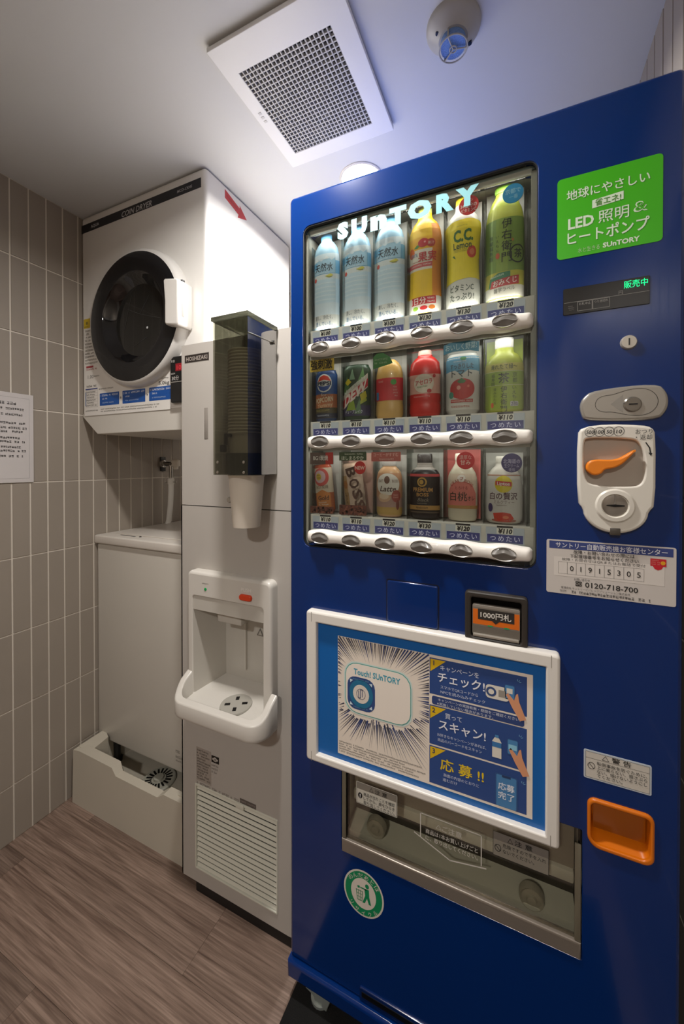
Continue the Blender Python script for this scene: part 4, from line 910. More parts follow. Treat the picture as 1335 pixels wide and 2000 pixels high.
# customer centre sticker
cs = obj('service_sticker', MB().plate(rr(.0465, .2185, .9855, 1.0745, .003), y0=MY-.0006, y1=MY+.0005), mat('#cdc6bf', .3, coat=.2), vm, smooth=0)
P = Print(onfront(MY-.0006))
P.rect(.0505, .2150, 1.0600, 1.0725, '#35437c'); P.text('サントリー自動販売機お客様センター', .1340, 1.0662, .0098, '#dcdce4', w=.148, bold=.012)
P.text('故障・お問い合わせの際には', .1265, 1.0565, .0066, '#33302e', w=.082, bold=.01); P.text('下記管理番号をお知らせください', .1265, 1.0495, .0066, '#33302e', w=.092, bold=.01)
P.rect(.0575, .2045, 1.0150, 1.0465, '#d8d1c9', 0); P.text('故障・お問合せはQRまたはお電話で受付', .1250, 1.0432, .0050, '#4a4643', w=.112)
for k in range(9): P.frame(.0640+.0128*k, .0768+.0128*k, 1.0190, 1.0385, .00035, '#77716c', 1)
for k, ch in enumerate('01915305'): P.text(ch, .0832+.0128*k, 1.0290, .0120, '#35322f', 2, bold=.01)
P.rect(.1870, .2065, 1.0445, 1.0560, '#c4202c', 1); P.poly([(.1900, 1.0445), (.1925, 1.0400), (.1965, 1.0385), (.2005, 1.0400), (.2030, 1.0445)], '#c4202c', 1); P.ell(.2025, 1.0500, .0030, .0030, '#e0a020', 2); P.micro(.1880, .1985, 1.0460, 1.0550, 3, '#e08a80', 2)
P.text('お問い合わせ', .0975, 1.0115, .0046, '#4a4643', w=.022); P.rect(.0885, .0975, 1.0005, 1.0085, '#35322f', 1, .001); P.line(ell(.0908, 1.0045, .0016, .0020, 12), .0007, '#cdc6bf', 2, True); P.line(ell(.0952, 1.0045, .0016, .0020, 12), .0007, '#cdc6bf', 2, True)
P.text('0120-718-700', .1370, 1.0045, .0118, '#2a2826', w=.070, bold=.015)
P.text('管理会社 サントリービバレッジソリューション株式会社', .1150, .9960, .0042, '#4a4643', w=.094); P.text('住所', .0710, .9905, .0042, '#4a4643', w=.010); P.micro(.0830, .1880, .9880, .9925, 1, '#4a4643', seed=7, fill=1, hk=.9)
obj('lettering', P, None, cs, smooth=0)
# warning sticker
ws = obj('warning_sticker', MB().plate(rr(.1015, .1905, .6895, .7360, .0025), y0=MY-.0006, y1=MY+.0005), mat('#c3cbd2', .35), vm, smooth=0)
P = Print(onfront(MY-.0006)); P.rect(.1040, .1880, .6920, .7335, '#cfc8bc'); P.frame(.1040, .1880, .6920, .7335, .0005, '#55504a', 1); P.line([(.1040, .7235), (.1880, .7235)], .0005, '#55504a', 1)
P.text('警 告', .1520, .7290, .0088, '#2a2622', 2, w=.025, bold=.03); P.line([(.1265, .7252), (.1310, .7322), (.1355, .7252)], .0008, '#55504a', 2, True)
P.line(ell(.1120, .7115, .0048, .0052, 18), .0009, '#45403a', 2, True); P.line([(.1090, .7150), (.1150, .7080)], .0009, '#45403a', 2)
for k, t_ in enumerate(('転倒事故を防ぐために、', '上に乗らない、揺さぶら', 'ない、傾けないようにし', 'てください。')): P.text(t_, .1195, .7155-.0066*k, .0062, '#3a3631', 2, w=.0655 if k < 3 else .034, al='l', bold=.005)
obj('lettering', P, None, ws, smooth=0)
# coin return
OR = mat('#d8700c', .32, coat=.2); ct = obj('coin_return', MB().plate(rr(.1065, .1945, .5805, .6605, (.018, .014, .012, .012)), [rr(.1115, .1890, .5875, .6540, (.014, .012, .008, .008))], y0=MY-.0045, y1=MY+.004, bev=.003, seg=3, hb=.002), OR, vm, smooth=50)
o1 = ccw(rr(.1115, .1890, .5875, .6540, (.014, .012, .008, .008))); o2 = ccw(rr(.1180, .1830, .6010, .6500, (.010, .010, .004, .004))); n_ = len(o1)
obj('cup', MB().add([(x, MY, z) for x, z in o1]+[(x, MY+.032, z) for x, z in o2], [(i, (i+1) % n_, n_+(i+1) % n_, n_+i) for i in range(n_)]+[tuple(range(n_, 2*n_))]), OR, ct, smooth=40)
obj('flap', MB().box(.1155, .1855, MY+.007, MY+.010, .606, .6515, .001), mat('#9a4f08', .2, coat=.4), ct)

# ---------------------------------------------------------------- floor mat
fm = MB().plate(rr(-.457, .21, .22, 1.35, .004), y0=0, y1=.0042); fm.v = [(x, z, .0044-y) for x, y, z in fm.v]
tag(obj('floor_mat', fm, mat('#0d0c0b', .95, noise=.6, scale=700, bump=.8), None, smooth=0, org=(-.12, .6, 0)), 'black carpet mat lying under the vending machine', 'mat')

# ---------------------------------------------------------------- drinks in the display
def bottle(name, label, col, row, prof, sy=.52, cap=None, capcol='#dddddd', capr=.013, body=None, w=None, tilt=0., cx=None, cat='bottle', neck=None, bmat=None):
    """lathe body flattened towards the glass; returns thing, label printer, radius at a height"""
    zb = ROWS[row][0]+.0472; X = DXS[col] if cx is None else cx; Yc = .7675
    root = thing(name, label, cat, (X, Yc, zb), ['drinks in the top row', 'drinks in the middle row', 'drinks in the bottom row'][row])
    T = Matrix.Translation((X, Yc, zb)) @ Matrix.Rotation(tilt, 4, 'Y') @ Matrix.Diagonal((1, sy, 1, 1))
    obj('body', MB().lathe(prof, 40, M=T), bmat or mat(body or '#dddddd', .35, coat=.1), root, smooth=50)
    top = prof[-1][1]
    if cap:
        cm = MB().lathe([(capr, top-.001), (capr, top+cap-.0015), (capr-.0012, top+cap), (0, top+cap)], 28, M=T)
        for k in range(14): a_ = pi+pi*k/13; cm.box(capr*math.cos(a_)-.0003, capr*math.cos(a_)+.0003, capr*math.sin(a_)-.0005, capr*math.sin(a_)+.001, top+.001, top+cap-.003, M=T)
        obj('cap', cm, mat(capcol, .4), root)
    def rad(v):
        for (r0, h0), (r1, h1) in zip(prof[:-1], prof[1:]):
            if h0 <= v <= h1 and h1 > h0: return r0+(r1-r0)*(v-h0)/(h1-h0)
        return prof[-1][0]
    RM = max(r for r, _ in prof)
    def fn(u, v, h): 
        r = rad(v)+.0003+h*1.2; a_ = u/RM
        return tuple(T @ Vector((r*math.sin(a_), -r*math.cos(a_), v)))
    return root, Print(fn, .5, grid=(.005, .006)), RM, X, zb
def band(P, R, v0, v1, col, L=0): P.rect(-R*1.5, R*1.5, v0, v1, col, L)
def card(root, x0, x1, z0, z1, col, draw=None, Y=.7425, shape=None, name='header_card'):
    c_ = obj(name, MB().plate(shape or rr(x0, x1, z0, z1, .001, 2), y0=Y, y1=Y+.0008), mat(col, .4), root, smooth=0)
    if draw: P = Print(onfront(Y)); draw(P); obj('lettering', P, None, c_, smooth=0)
def sleeve(root, X, zb, top, hw=.0325): 
    obj('clear_sleeve', MB().box(X-hw, X+hw, .7455, .7462, zb+.001, top), clear('#fbfbfa', .004, .2, key='sleeve'), root, smooth=0)
    obj('backing_card', MB().box(X-hw, X+hw, .7895, .7905, zb+.001, top), mat('#b4b2ab', .5), root, smooth=0)
DXS = [-.3875, -.3140, -.2410, -.1675, -.0950, -.0215]
PET = [(.024, 0), (.0285, .002), (.0315, .007), (.0320, .020), (.0313, .045), (.0320, .070), (.0320, .145), (.0316, .158), (.0300, .172), (.0262, .185), (.0190, .196), (.0135, .202), (.0130, .205)]
# top row: three bottles of spring water
for k, lab in enumerate(('pale blue bottle of spring water, first of the top row', 'pale blue bottle of spring water, second of the top row', 'pale blue bottle of spring water beside the yellow orange drink')):
    root, P, R, X, zb = bottle('water_bottle', lab, k, 0, PET, cap=.011, capcol='#6fb2dc', bmat=mat('#a9d2ec', .4, coat=.1, noise=.15, scale=60))
    band(P, R, .004, .034, '#dcdcd8'); band(P, R, .034, .060, '#d8e6f0'); band(P, R, .060, .112, '#cbe2f2'); band(P, R, .112, .123, '#dde4e6'); band(P, R, .123, .152, '#7db9dd'); band(P, R, .152, .168, '#d8e6f0')
    P.poly([(-.030, .150), (-.018, .160), (-.004, .151), (.008, .163), (.020, .152), (.030, .158), (.030, .124), (-.030, .124)], '#a8cfe8', 1); P.poly([(-.028, .152), (-.018, .160), (-.010, .154)], '#e9f0f4', 2); P.poly([(.0, .155), (.008, .163), (.015, .156)], '#e9f0f4', 2)
    P.rect(-.040, -.014, .136, .150, '#2f9ad0', 1)
    P.text('天然水', .000, .138, .0190, '#2b3038', 3, w=.044, bold=.012, shear=.1); P.poly([(.004, .118), (.018, .123), (.024, .119), (.014, .114)], '#d8cf58', 2); P.micro(.008, .022, .114, .118, 1, '#6f7d3c', 3)
    P.ell(-.021, .113, .0038, .0045, '#d85a50', 2); P.micro(-.018, .02, .124, .128, 1, '#e8eef2', 3)
    for j in range(5): P.rect(-.036, .03, .066+.009*j, .0685+.009*j, '#dcebf5', 1)
    P.text('清し、冷たく、', .001, .0285, .0105, '#44515c', 3, w=.044); P.text('澄んでいる。', .001, .0150, .0105, '#3f6d94', 3, w=.042)
    obj('label', P, None, root, smooth=0); sleeve(root, X, zb, zb+.214)
root, P, R, X, zb = bottle('juice_bottle', 'yellow orange-drink bottle with red banners, fourth of the top row', 3, 0, [(.025, 0), (.029, .002), (.0315, .008), (.0318, .030), (.0305, .060), (.0300, .085), (.0318, .120), (.0318, .150), (.0295, .168), (.0235, .183), (.0155, .192), (.0135, .198), (.0135, .203)], cap=.013, capcol='#c9d06a', body='#e8b91c')
band(P, R, .004, .035, '#dcd6cc'); band(P, R, .035, .088, '#f0c516'); band(P, R, .088, .093, '#e7dccb'); band(P, R, .093, .102, '#cf5a5c'); band(P, R, .102, .128, '#e6dccd'); band(P, R, .128, .152, '#f0b41e'); band(P, R, .152, .178, '#f4c71c')
P.rect(.018, .05, .035, .178, '#e08a28', 1)
P.ell(.000, .140, .0105, .0085, '#c8202c', 2); P.ell(.003, .141, .002, .002, '#e8a0a0', 3); P.ell(.015, .138, .009, .008, '#b3342c', 2); P.text('果汁', .015, .138, .007, '#e8c8b8', 3); P.poly([(-.020, .132), (-.012, .138), (-.006, .135), (-.012, .131)], '#4f8f3a', 2); P.ell(-.026, .124, .008, .010, '#e26a1c', 2)
P.text('100%', -.020, .119, .010, '#5a9ac4', 3, w=.018); P.text('果実', .008, .113, .0200, '#c6242c', 3, w=.036, bold=.03); P.micro(-.024, .024, .103, .107, 1, '#b8776c', 3); P.micro(-.028, .026, .095, .100, 1, '#f0d8d0', 2)
P.rect(-.026, .026, .020, .035, '#bf1f2a', 1); P.text('1日分', -.010, .0275, .0140, '#eee4dc', 2, w=.030, bold=.03); P.micro(.008, .024, .021, .034, 2, '#eee4dc', 2, fill=1)
P.rect(-.026, .026, .006, .020, '#e9e2d6', 1); P.ell(-.016, .013, .0060, .0042, '#8fb83a', 2); P.ell(.001, .013, .0075, .0042, '#c8282c', 2); P.ell(.017, .013, .0070, .0042, '#cf7428', 2)
obj('label', P, None, root, smooth=0); sleeve(root, X, zb, zb+.214)
root, P, R, X, zb = bottle('soda_bottle', 'yellow lemon soda bottle with dark green lettering in the top row', 4, 0, [(.025, 0), (.029, .002), (.0310, .008), (.0315, .025), (.0300, .050), (.0285, .085), (.0295, .115), (.0325, .150), (.0310, .165), (.0250, .178), (.0160, .188), (.0140, .194), (.0140, .200)], cap=.014, capcol='#e3cf2a', body='#dcdad2')
band(P, R, .004, .046, '#dcd9d0'); P.poly([(-R*1.5, .046), (-.01, .054), (.015, .056), (R*1.5, .052), (R*1.5, .160), (.015, .167), (-.015, .166), (-R*1.5, .158)], '#f2da08', 1)
P.text('C.C.', .003, .137, .0290, '#2f6b24', 3, w=.038, bold=.04); P.text('Lemon', .001, .119, .0165, '#2f4a1c', 3, w=.036, bold=.02); P.micro(-.016, .020, .106, .112, 2, '#8a8a2a', 3); P.micro(-.010, .015, .153, .156, 1, '#8a8a2a', 3)
P.ell(.0205, .104, .0105, .0112, '#cf3b26', 3); P.ell(.0205, .104, .0055, .0060, '#e07a50', 4); P.poly([(-.020, .100), (-.012, .094), (-.016, .102)], '#2f6b24', 3)
P.text('ビタミンC', .0, .0385, .0150, '#2f4030', 3, w=.046, bold=.02); P.text('たっぷり!', .0, .0215, .0150, '#2f4030', 3, w=.046, bold=.02)
obj('label', P, None, root, smooth=0); sleeve(root, X, zb, zb+.214)
def dr(P): P.ell(X+.013, zb+.184, .0172, .0172, '#c42222', 0, 32); P.text('レモン', X+.013, zb+.1925, .007, '#f0d0c8', w=.015); P.text('34個分の', X+.013, zb+.1835, .0088, '#f4e0d8', w=.029, bold=.02); P.text('ビタミンC', X+.013, zb+.1750, .0075, '#f4e0d8', w=.026, bold=.02)
card(root, 0, 0, 0, 0, '#c42222', dr, .7428, ell(X+.013, zb+.184, .0175, .0175, 28), 'round_badge')
root, P, R, X, zb = bottle('tea_bottle', 'tall green tea bottle with black brush lettering at the right end of the top row', 5, 0, [(.026, 0), (.0295, .002), (.0320, .007), (.0325, .060), (.0325, .130), (.0315, .152), (.0275, .172), (.0215, .188), (.0160, .197), (.0150, .203)], cap=.012, capcol='#7fa83a', capr=.0165, body='#b0b93c')
band(P, R, .004, .028, '#d8d2c4'); band(P, R, .028, .054, '#c7bf3a'); band(P, R, .054, .150, '#7d9c3e'); band(P, R, .150, .172, '#b9be3a')
P.rect(-.014, .006, .054, .150, '#8fa83e', 1); P.vtext('伊右衛門', .004, .139, .0190, '#15200e', 3, bold=.01, wk=.95); P.vtext('いえもん', -.0115, .118, .0060, '#2a3a1c', 3, pitch=1.4); P.vtext('京都福寿園', -.0235, .118, .0085, '#2f4a26', 3, pitch=1.1)
P.ell(-.0110, .083, .0035, .0055, '#cf5a30', 3); P.line([(.0235+.0145*math.cos(a_), .083+.0155*math.sin(a_)) for a_ in [2*pi*k/28 for k in range(29)]], .0024, '#17200f', 3); P.text('茶', .0240, .0835, .0175, '#17200f', 4, bold=.02); P.ell(.014, .108, .0022, .0028, '#b87a3a', 3)
P.poly([(-.030, .026), (-.026, .044), (-.010, .052), (.010, .053), (.010, .040), (-.016, .036)], '#2c7d55', 2); P.micro(-.024, .006, .043, .049, 1, '#cfe0cc', 3, slope=.12)
P.poly([(-.026, .026), (-.022, .039), (.026, .045), (.026, .029)], '#b9262a', 3); P.text('おみくじ', .001, .0355, .0125, '#f0e0d8', 4, w=.040, bold=.03, slope=.1); P.text('雑学ラベル', .000, .0215, .0095, '#4a4a44', 3, w=.036, slope=.08)
obj('label', P, None, root, smooth=0); sleeve(root, X, zb, zb+.220)
def dr(P): P.ell(X+.0140, zb+.184, .0168, .0168, '#1585b8', 0, 32); P.text('京都で', X+.0140, zb+.188, .0095, '#8fc4dc', w=.025, bold=.02); P.text('一番', X+.0150, zb+.178, .0078, '#8fc4dc', w=.014)
card(root, 0, 0, 0, 0, '#1585b8', dr, .7428, ell(X+.0140, zb+.184, .0170, .0170, 28), 'round_badge')
# middle row
SLIM = lambda r, h: [(r*.80, 0), (r*.86, .002), (r, .007), (r, h-.010), (r*.88, h-.003), (r*.84, h-.001), (r*.86, h), (r*.80, h)]
root, P, R, X, zb = bottle('drink_can', 'slim dark blue cola can with a popcorn picture under a yellow card', 0, 1, SLIM(.0262, .113), body='#27406e', cat='can')
band(P, R, .007, .030, '#4f452c'); band(P, R, .030, .060, '#a5603c'); band(P, R, .060, .104, '#1f4a86'); band(P, R, .008, .018, '#22263c', 1)
P.ell(0, .084, .0190, .0200, '#dcdcd8', 2, 28); P.poly([(-.0165, .088), (-.010, .098), (0, .102), (.010, .098), (.0165, .088), (0, .0915)], '#d5402e', 3); P.poly([(-.0165, .080), (-.010, .070), (0, .066), (.010, .070), (.0165, .080), (0, .0765)], '#274a94', 3); P.text('PEPSI', 0, .084, .0110, '#17233e', 4, w=.034, bold=.05)
P.poly([(-.022, .060), (.0, .046), (.022, .060), (.022, .030), (-.022, .030)], '#b96a42', 1); P.text('for', 0, .059, .0090, '#d8cfc0', 4, w=.014); P.text('POPCORN', 0, .048, .0150, '#dcc9a8', 4, w=.044, bold=.03, slope=.12); P.text('Yummy', .002, .036, .0130, '#d8b48c', 4, w=.038, bold=.02, slope=.12)
P.micro(-.022, .022, .020, .028, 1, '#9c8f4c', 3); P.micro(-.018, .018, .010, .016, 1, '#b8bcc8', 3)
obj('label', P, None, root, smooth=0); sleeve(root, X, zb, zb+.134, .030)
card(root, X-.0280, X+.0300, zb+.108, zb+.138, '#c4a640', lambda P: P.text('強刺激', X, zb+.1225, .0220, '#26201a', w=.052, bold=.04))
root, P, R, X, zb = bottle('drink_can', 'dark green soda can with a slanting red and white banner', 1, 1, SLIM(.0310, .117), body='#2f4432', cat='can')
band(P, R, .008, .108, '#33442f'); band(P, R, .008, .030, '#3c3556', 1)
for pts, col in (([(-.030, .060), (-.018, .095), (-.008, .060)], '#577c48'), ([(.005, .075), (.020, .110), (.026, .070)], '#6d9a5c'), ([(-.020, .020), (-.004, .052), (.004, .020)], '#8aa03a'), ([(.010, .030), (.022, .060), (.030, .040)], '#a9b13c'), ([(-.012, .085), (-.004, .108), (.002, .085)], '#88a888'), ([(.0, .012), (.012, .045), (.016, .012)], '#5f7f5a')): P.poly(pts, col, 2)
P.poly([(-.024, .080), (-.014, .088), (-.006, .080), (-.016, .073)], '#d8c52c', 3); P.poly([(.012, .052), (.026, .060), (.030, .048), (.016, .038)], '#c3b52c', 3)
P.poly([(-.032, .022), (-.032, .052), (.032, .098), (.032, .068)], '#c9b9ac', 4); P.poly([(-.032, .025), (-.032, .041), (.032, .087), (.032, .071)], '#b8202e', 5)
P.text('DEW', .001, .0560, .0300, '#e3d2c8', 6, w=.052, bold=.045, slope=.72, shear=.1); P.text('Mountain', -.001, .0725, .0140, '#d3dccb', 6, w=.050, bold=.02, slope=.72); P.text('デューブレイク', -.002, .0165, .0085, '#cfd2dc', 6, w=.040, bold=.02)
obj('label', P, None, root, smooth=0); sleeve(root, X, zb, zb+.134)
root, P, R, X, zb = bottle('juice_bottle', 'small cream apple juice bottle with a red label and a green leaf card', 2, 1, [(.024, 0), (.0270, .002), (.0290, .008), (.0290, .025), (.0280, .032), (.0285, .040), (.0285, .080), (.0280, .092), (.0250, .105), (.0190, .115), (.0120, .121), (0, .123)], body='#d8ab62')
band(P, R, .036, .082, '#cc2f35'); P.ell(.013, .073, .0065, .0058, '#4f9a3c', 2); P.rect(-.030, -.021, .038, .054, '#2f86b8', 2); P.micro(.012, .024, .042, .066, 4, '#d8a098', 2); P.micro(-.022, -.004, .072, .079, 1, '#e0a8a0', 2)
obj('label', P, None, root, smooth=0); sleeve(root, X, zb, zb+.134)
card(root, 0, 0, 0, 0, '#3f7d3a', lambda P: P.micro(X-.024, X+.004, zb+.108, zb+.122, 2, '#a8c49a', seed=5, fill=1), .7428, [(X-.027, zb+.100), (X+.008, zb+.107), (X+.014, zb+.109), (X+.008, zb+.122), (X-.006, zb+.131), (X-.020, zb+.131), (X-.027, zb+.124)], 'leaf_card')
RB = [(.025, 0), (.0285, .002), (.0310, .008), (.0310, .022), (.0298, .026), (.0310, .030), (.0310, .040), (.0300, .046), (.0300, .072), (.0310, .078), (.0310, .088), (.0300, .092), (.0285, .106), (.0200, .116), (.0150, .119), (.0150, .122)]
root, P, R, X, zb = bottle('juice_bottle', 'bright red berry drink bottle with an oval white label', 3, 1, RB, cap=.010, capcol='#d8b0a4', body='#d0251f')
band(P, R, .044, .082, '#e0a898'); P.ell(.001, .064, .0210, .0185, '#e4d6c4', 2, 28); P.text('アセロラ', .001, .067, .0115, '#c6353a', 3, w=.034, bold=.03, slope=.12); P.micro(-.012, .014, .054, .060, 1, '#5f8a5a', 3, slope=.1); P.ell(.012, .049, .0045, .0040, '#b8262a', 3); P.ell(.022, .078, .0035, .0035, '#b8262a', 3); P.micro(-.02, .022, .036, .041, 1, '#e8a098', 2)
obj('label', P, None, root, smooth=0); sleeve(root, X, zb, zb+.136)
card(root, X-.0315, X+.0315, zb+.094, zb+.139, '#d88a82', lambda P: (P.micro(X-.028, X+.004, zb+.120, zb+.136, 2, '#c04048', seed=6, fill=1), P.poly([(X+.012, zb+.115), (X+.015, zb+.133), (X+.020, zb+.133), (X+.022, zb+.115)], '#c43c3c', 1), P.ell(X+.0175, zb+.134, .003, .003, '#c43c3c', 1)), .7900)
root, P, R, X, zb = bottle('drink_can', 'white tomato juice can with a big red tomato picture', 4, 1, SLIM(.0305, .116), body='#cfccc6', cat='can')
band(P, R, .008, .075, '#d6d2ca'); band(P, R, .075, .109, '#5aa0c4', 0); P.poly([(-.040, .080), (-.012, .083), (.0, .074), (.012, .083), (.040, .080), (.040, .070), (-.040, .070)], '#d6d2ca', 1)
P.text('すっきりした', 0, .0905, .0115, '#1c2328', 3, w=.044, bold=.02); P.text('トマト', 0, .0770, .0165, '#1c2328', 3, w=.038, bold=.02); P.ell(.003, .1045, .0055, .0035, '#2d8a44', 3); P.micro(-.015, .012, .098, .101, 1, '#e8eef0', 3)
P.ell(.001, .0475, .0235, .0195, '#c0201c', 3, 32); P.ell(-.005, .050, .0035, .0040, '#e8a090', 4); P.ell(.012, .052, .0022, .0026, '#e07060', 4); P.poly([(-.008, .062), (0, .068), (.008, .062), (.004, .058), (-.004, .058)], '#3d7a3c', 4); P.ell(-.0195, .0365, .0052, .0065, '#2f8a74', 5)
P.rect(-.021, .021, .022, .028, '#b8403c', 3); P.micro(-.019, .019, .0225, .0275, 1, '#e8c8c0', 4, fill=1); P.micro(-.020, .020, .011, .018, 1, '#c47a70', 3, fill=1)
obj('label', P, None, root, smooth=0); sleeve(root, X, zb, zb+.136)
card(root, 0, 0, 0, 0, '#1b86a8', lambda P: P.text('おいしく野菜!', X, zb+.1245, .0130, '#b8dce6', w=.056, bold=.03, slope=.02), .7428, [(X-.0315, zb+.112), (X-.015, zb+.1165), (X+.015, zb+.1165), (X+.0315, zb+.112), (X+.0315, zb+.130), (X+.015, zb+.134), (X-.015, zb+.134), (X-.0315, zb+.130)])
root, P, R, X, zb = bottle('tea_bottle', 'small green tea bottle with a white cap on a lime green card', 5, 1, [(.027, 0), (.0310, .002), (.0325, .006), (.0325, .080), (.0310, .092), (.0240, .104), (.0165, .110), (.0155, .118)], cap=.019, capcol='#d5d2cc', capr=.0155, body='#b9c23e')
band(P, R, .005, .048, '#a4bd34'); band(P, R, .0485, .073, '#9cba34'); band(P, R, .0735, .088, '#ccc45c'); P.rect(-.050, .050, .048, .0488, '#d8dca0', 1); P.rect(-.050, .050, .0728, .0738, '#d8dca0', 1)
P.text('淹れたて緑〜', 0, .0815, .0105, '#3a4a14', 3, w=.046, bold=.01); P.text('茶', 0, .0610, .0195, '#22300f', 3, bold=.02); P.vtext('伊右衛門', 0, .0410, .0112, '#22300f', 3, bold=.01); P.vtext('京都', .0185, .066, .0095, '#3f5a1c', 3); P.vtext('福寿園', -.0185, .066, .0070, '#3f5a1c', 3); P.vtext('いえもん', .0175, .0430, .0078, '#3f5a1c', 3); P.vtext('澄みわたる', -.0150, .041, .0058, '#4f6a24', 3)
P.ell(-.0200, .0125, .0028, .0050, '#d8602c', 3); P.rect(.0105, .0255, .0095, .0185, '#d8d8d8', 3, .002); P.text('280', .0180, .0140, .0085, '#3a3a66', 4, w=.0125)
obj('label', P, None, root, smooth=0); sleeve(root, X, zb, zb+.138, .032); obj('back_card', MB().box(X-.0315, X+.0315, .7880, .7888, zb+.002, zb+.139), mat('#b4c62c', .5), root, smooth=0)
# bottom row
root, P, R, X, zb = bottle('drink_can', 'leaning orange and brown coffee can over coffee beans, first of the bottom row', 0, 2, SLIM(.0225, .108), body='#a8482a', tilt=-.10, cat='can')
band(P, R, .007, .045, '#a8562a'); band(P, R, .045, .100, '#c9b9a4'); P.ell(-.001, .080, .0195, .0200, '#c24a44', 2, 28); P.ell(-.003, .081, .0135, .0140, '#c8a8ac', 3, 24); P.ell(-.006, .081, .0065, .0075, '#cfae2c', 4); P.micro(-.010, -.001, .076, .087, 2, '#4a3a1c', 5)
P.text('BG1炭焼', 0, .058, .0090, '#6f5a4c', 3, w=.030); P.poly([(-.019, .012), (-.019, .044), (0, .052), (.019, .042), (.019, .012)], '#c87a34', 1); P.text('Gold', .001, .034, .0140, '#4a2a18', 4, w=.026, bold=.02); P.micro(-.012, .012, .016, .026, 2, '#dcd0c0', 4)
obj('label', P, None, root, smooth=0); sleeve(root, X, zb, zb+.128, .029)
card(root, X-.0285, X+.0285, zb+.108, zb+.134, '#5d4a42', lambda P: (P.text('BG1炭焼', X-.002, zb+.122, .0120, '#dcd6cc', 2, w=.036, bold=.03), P.rect(X+.010, X+.028, zb+.108, zb+.134, '#b02c24', 1)))
def beans(P, x0, x1, z0, z1, n, seed):
    q = random.Random(seed)
    for _ in range(n):
        x, z = q.uniform(x0, x1), z0+(z1-z0)*q.random()**1.5; a_ = q.uniform(0, pi); c_, s_ = math.cos(a_), math.sin(a_)
        P.put([(x+.0034*math.cos(t)*c_-.0022*math.sin(t)*s_, z+.0034*math.cos(t)*s_+.0022*math.sin(t)*c_) for t in [2*pi*k/8 for k in range(8)]], [tuple(range(8))], q.choice(('#5c2f22', '#6f3b2a', '#47231a', '#7f4a36')), q.randrange(3))
card(root, X-.0285, X+.0285, zb+.001, zb+.016, '#5c3124', lambda P: beans(P, X-.0255, X+.0255, zb+.003, zb+.0145, 70, 1), .7430, None, 'beans_card')
root, P, R, X, zb = bottle('drink_can', 'leaning beige coffee can with large brown letters and a red badge', 1, 2, SLIM(.0235, .112), body='#c9a892', tilt=-.13, cat='can')
band(P, R, .007, .104, '#cbb09c'); P.rect(-.0225, -.009, .010, .085, '#b08a5a', 1); P.ell(-.0145, .066, .0060, .0090, '#a86a30', 2); P.frame(-.0200, -.0085, .014, .048, .0008, '#7c5a30', 2); P.vtext('贅沢微糖', -.0143, .042, .0068, '#6b4a28', 3)
obj('label', P, None, root, smooth=0)
P = Print(onfront(.7455)); 
for k, (ch, dx, dz) in enumerate((('B', -.004, .0915), ('O', .0035, .0680), ('S', .0110, .0455), ('S', .0165, .0240))): P.text(ch, X+dx, zb+dz, .0300, '#4c2f22', 1, rot=-1.30, w=.0200, bold=.03)
obj('lettering', P, None, root, smooth=0); sleeve(root, X, zb, zb+.128, .0315)
obj('back_card', MB().box(X-.0315, X+.0315, .7880, .7888, zb+.002, zb+.139-.006), mat('#b58f80', .5), root, smooth=0)
card(root, X-.0310, X+.0310, zb+.116, zb+.134, '#3a4a2a', lambda P: (P.micro(X-.018, X+.022, zb+.127, zb+.132, 1, '#d0d0bc', fill=1), P.text('ほしまろやか', X, zb+.1215, .0095, '#dcdcc8', w=.050, bold=.02)))
card(root, 0, 0, 0, 0, '#c22820', lambda P: (P.ell(X+.0165, zb+.1010, .0125, .0135, '#c22820'), P.text('NEW', X+.0165, zb+.1010, .0100, '#e8c0b0', w=.022, bold=.04)), .7428, ell(X+.0165, zb+.1010, .0128, .0138, 24), 'round_badge')
card(root, X-.0310, X+.0310, zb+.001, zb+.022, '#5c3124', lambda P: beans(P, X-.028, X+.028, zb+.003, zb+.0195, 90, 2), .7430, None, 'beans_card')
CB = [(.022, 0), (.0250, .002), (.0270, .008), (.0275, .060), (.0268, .080), (.0240, .092), (.0180, .100), (.0145, .103), (.0145, .106)]
root, P, R, X, zb = bottle('coffee_bottle', 'cream latte bottle with a white oval label and silver cap', 2, 2, CB, cap=.011, capcol='#b5b2ac', capr=.0155, body='#c69a70')
band(P, R, .004, .020, '#b8944c'); band(P, R, .020, .040, '#a88478'); band(P, R, .040, .090, '#bf8a66'); P.ell(0, .067, .0270, .0225, '#ddd6cc', 2, 28); P.ell(-.001, .076, .0060, .0080, '#6f4a38', 3); P.text('CRAFT', -.016, .074, .0085, '#6f4a38', 3, w=.014); P.text('BOSS', .017, .074, .0085, '#6f4a38', 3, w=.014); P.text('Latte', .0, .0585, .0160, '#4c2a1c', 3, w=.034, bold=.02, shear=.3)
P.ell(-.008, .040, .0150, .0100, '#cfa684', 1); P.ell(-.008, .042, .0110, .0060, '#e0c4a8', 2); P.ell(.019, .043, .0105, .0125, '#9c3c30', 4); P.micro(.012, .026, .038, .048, 2, '#d8a090', 5); P.ell(.022, .025, .0040, .0100, '#7a3324', 4)
obj('label', P, None, root, smooth=0); sleeve(root, X, zb, zb+.128)
card(root, X-.0310, X+.0310, zb+.114, zb+.133, '#b05a50', lambda P: (P.text('コーヒーがすすむ', X, zb+.1275, .0080, '#e0b0a4', w=.052, bold=.02), P.micro(X-.014, X+.016, zb+.115, zb+.122, 1, '#e0b0a4', fill=1)))
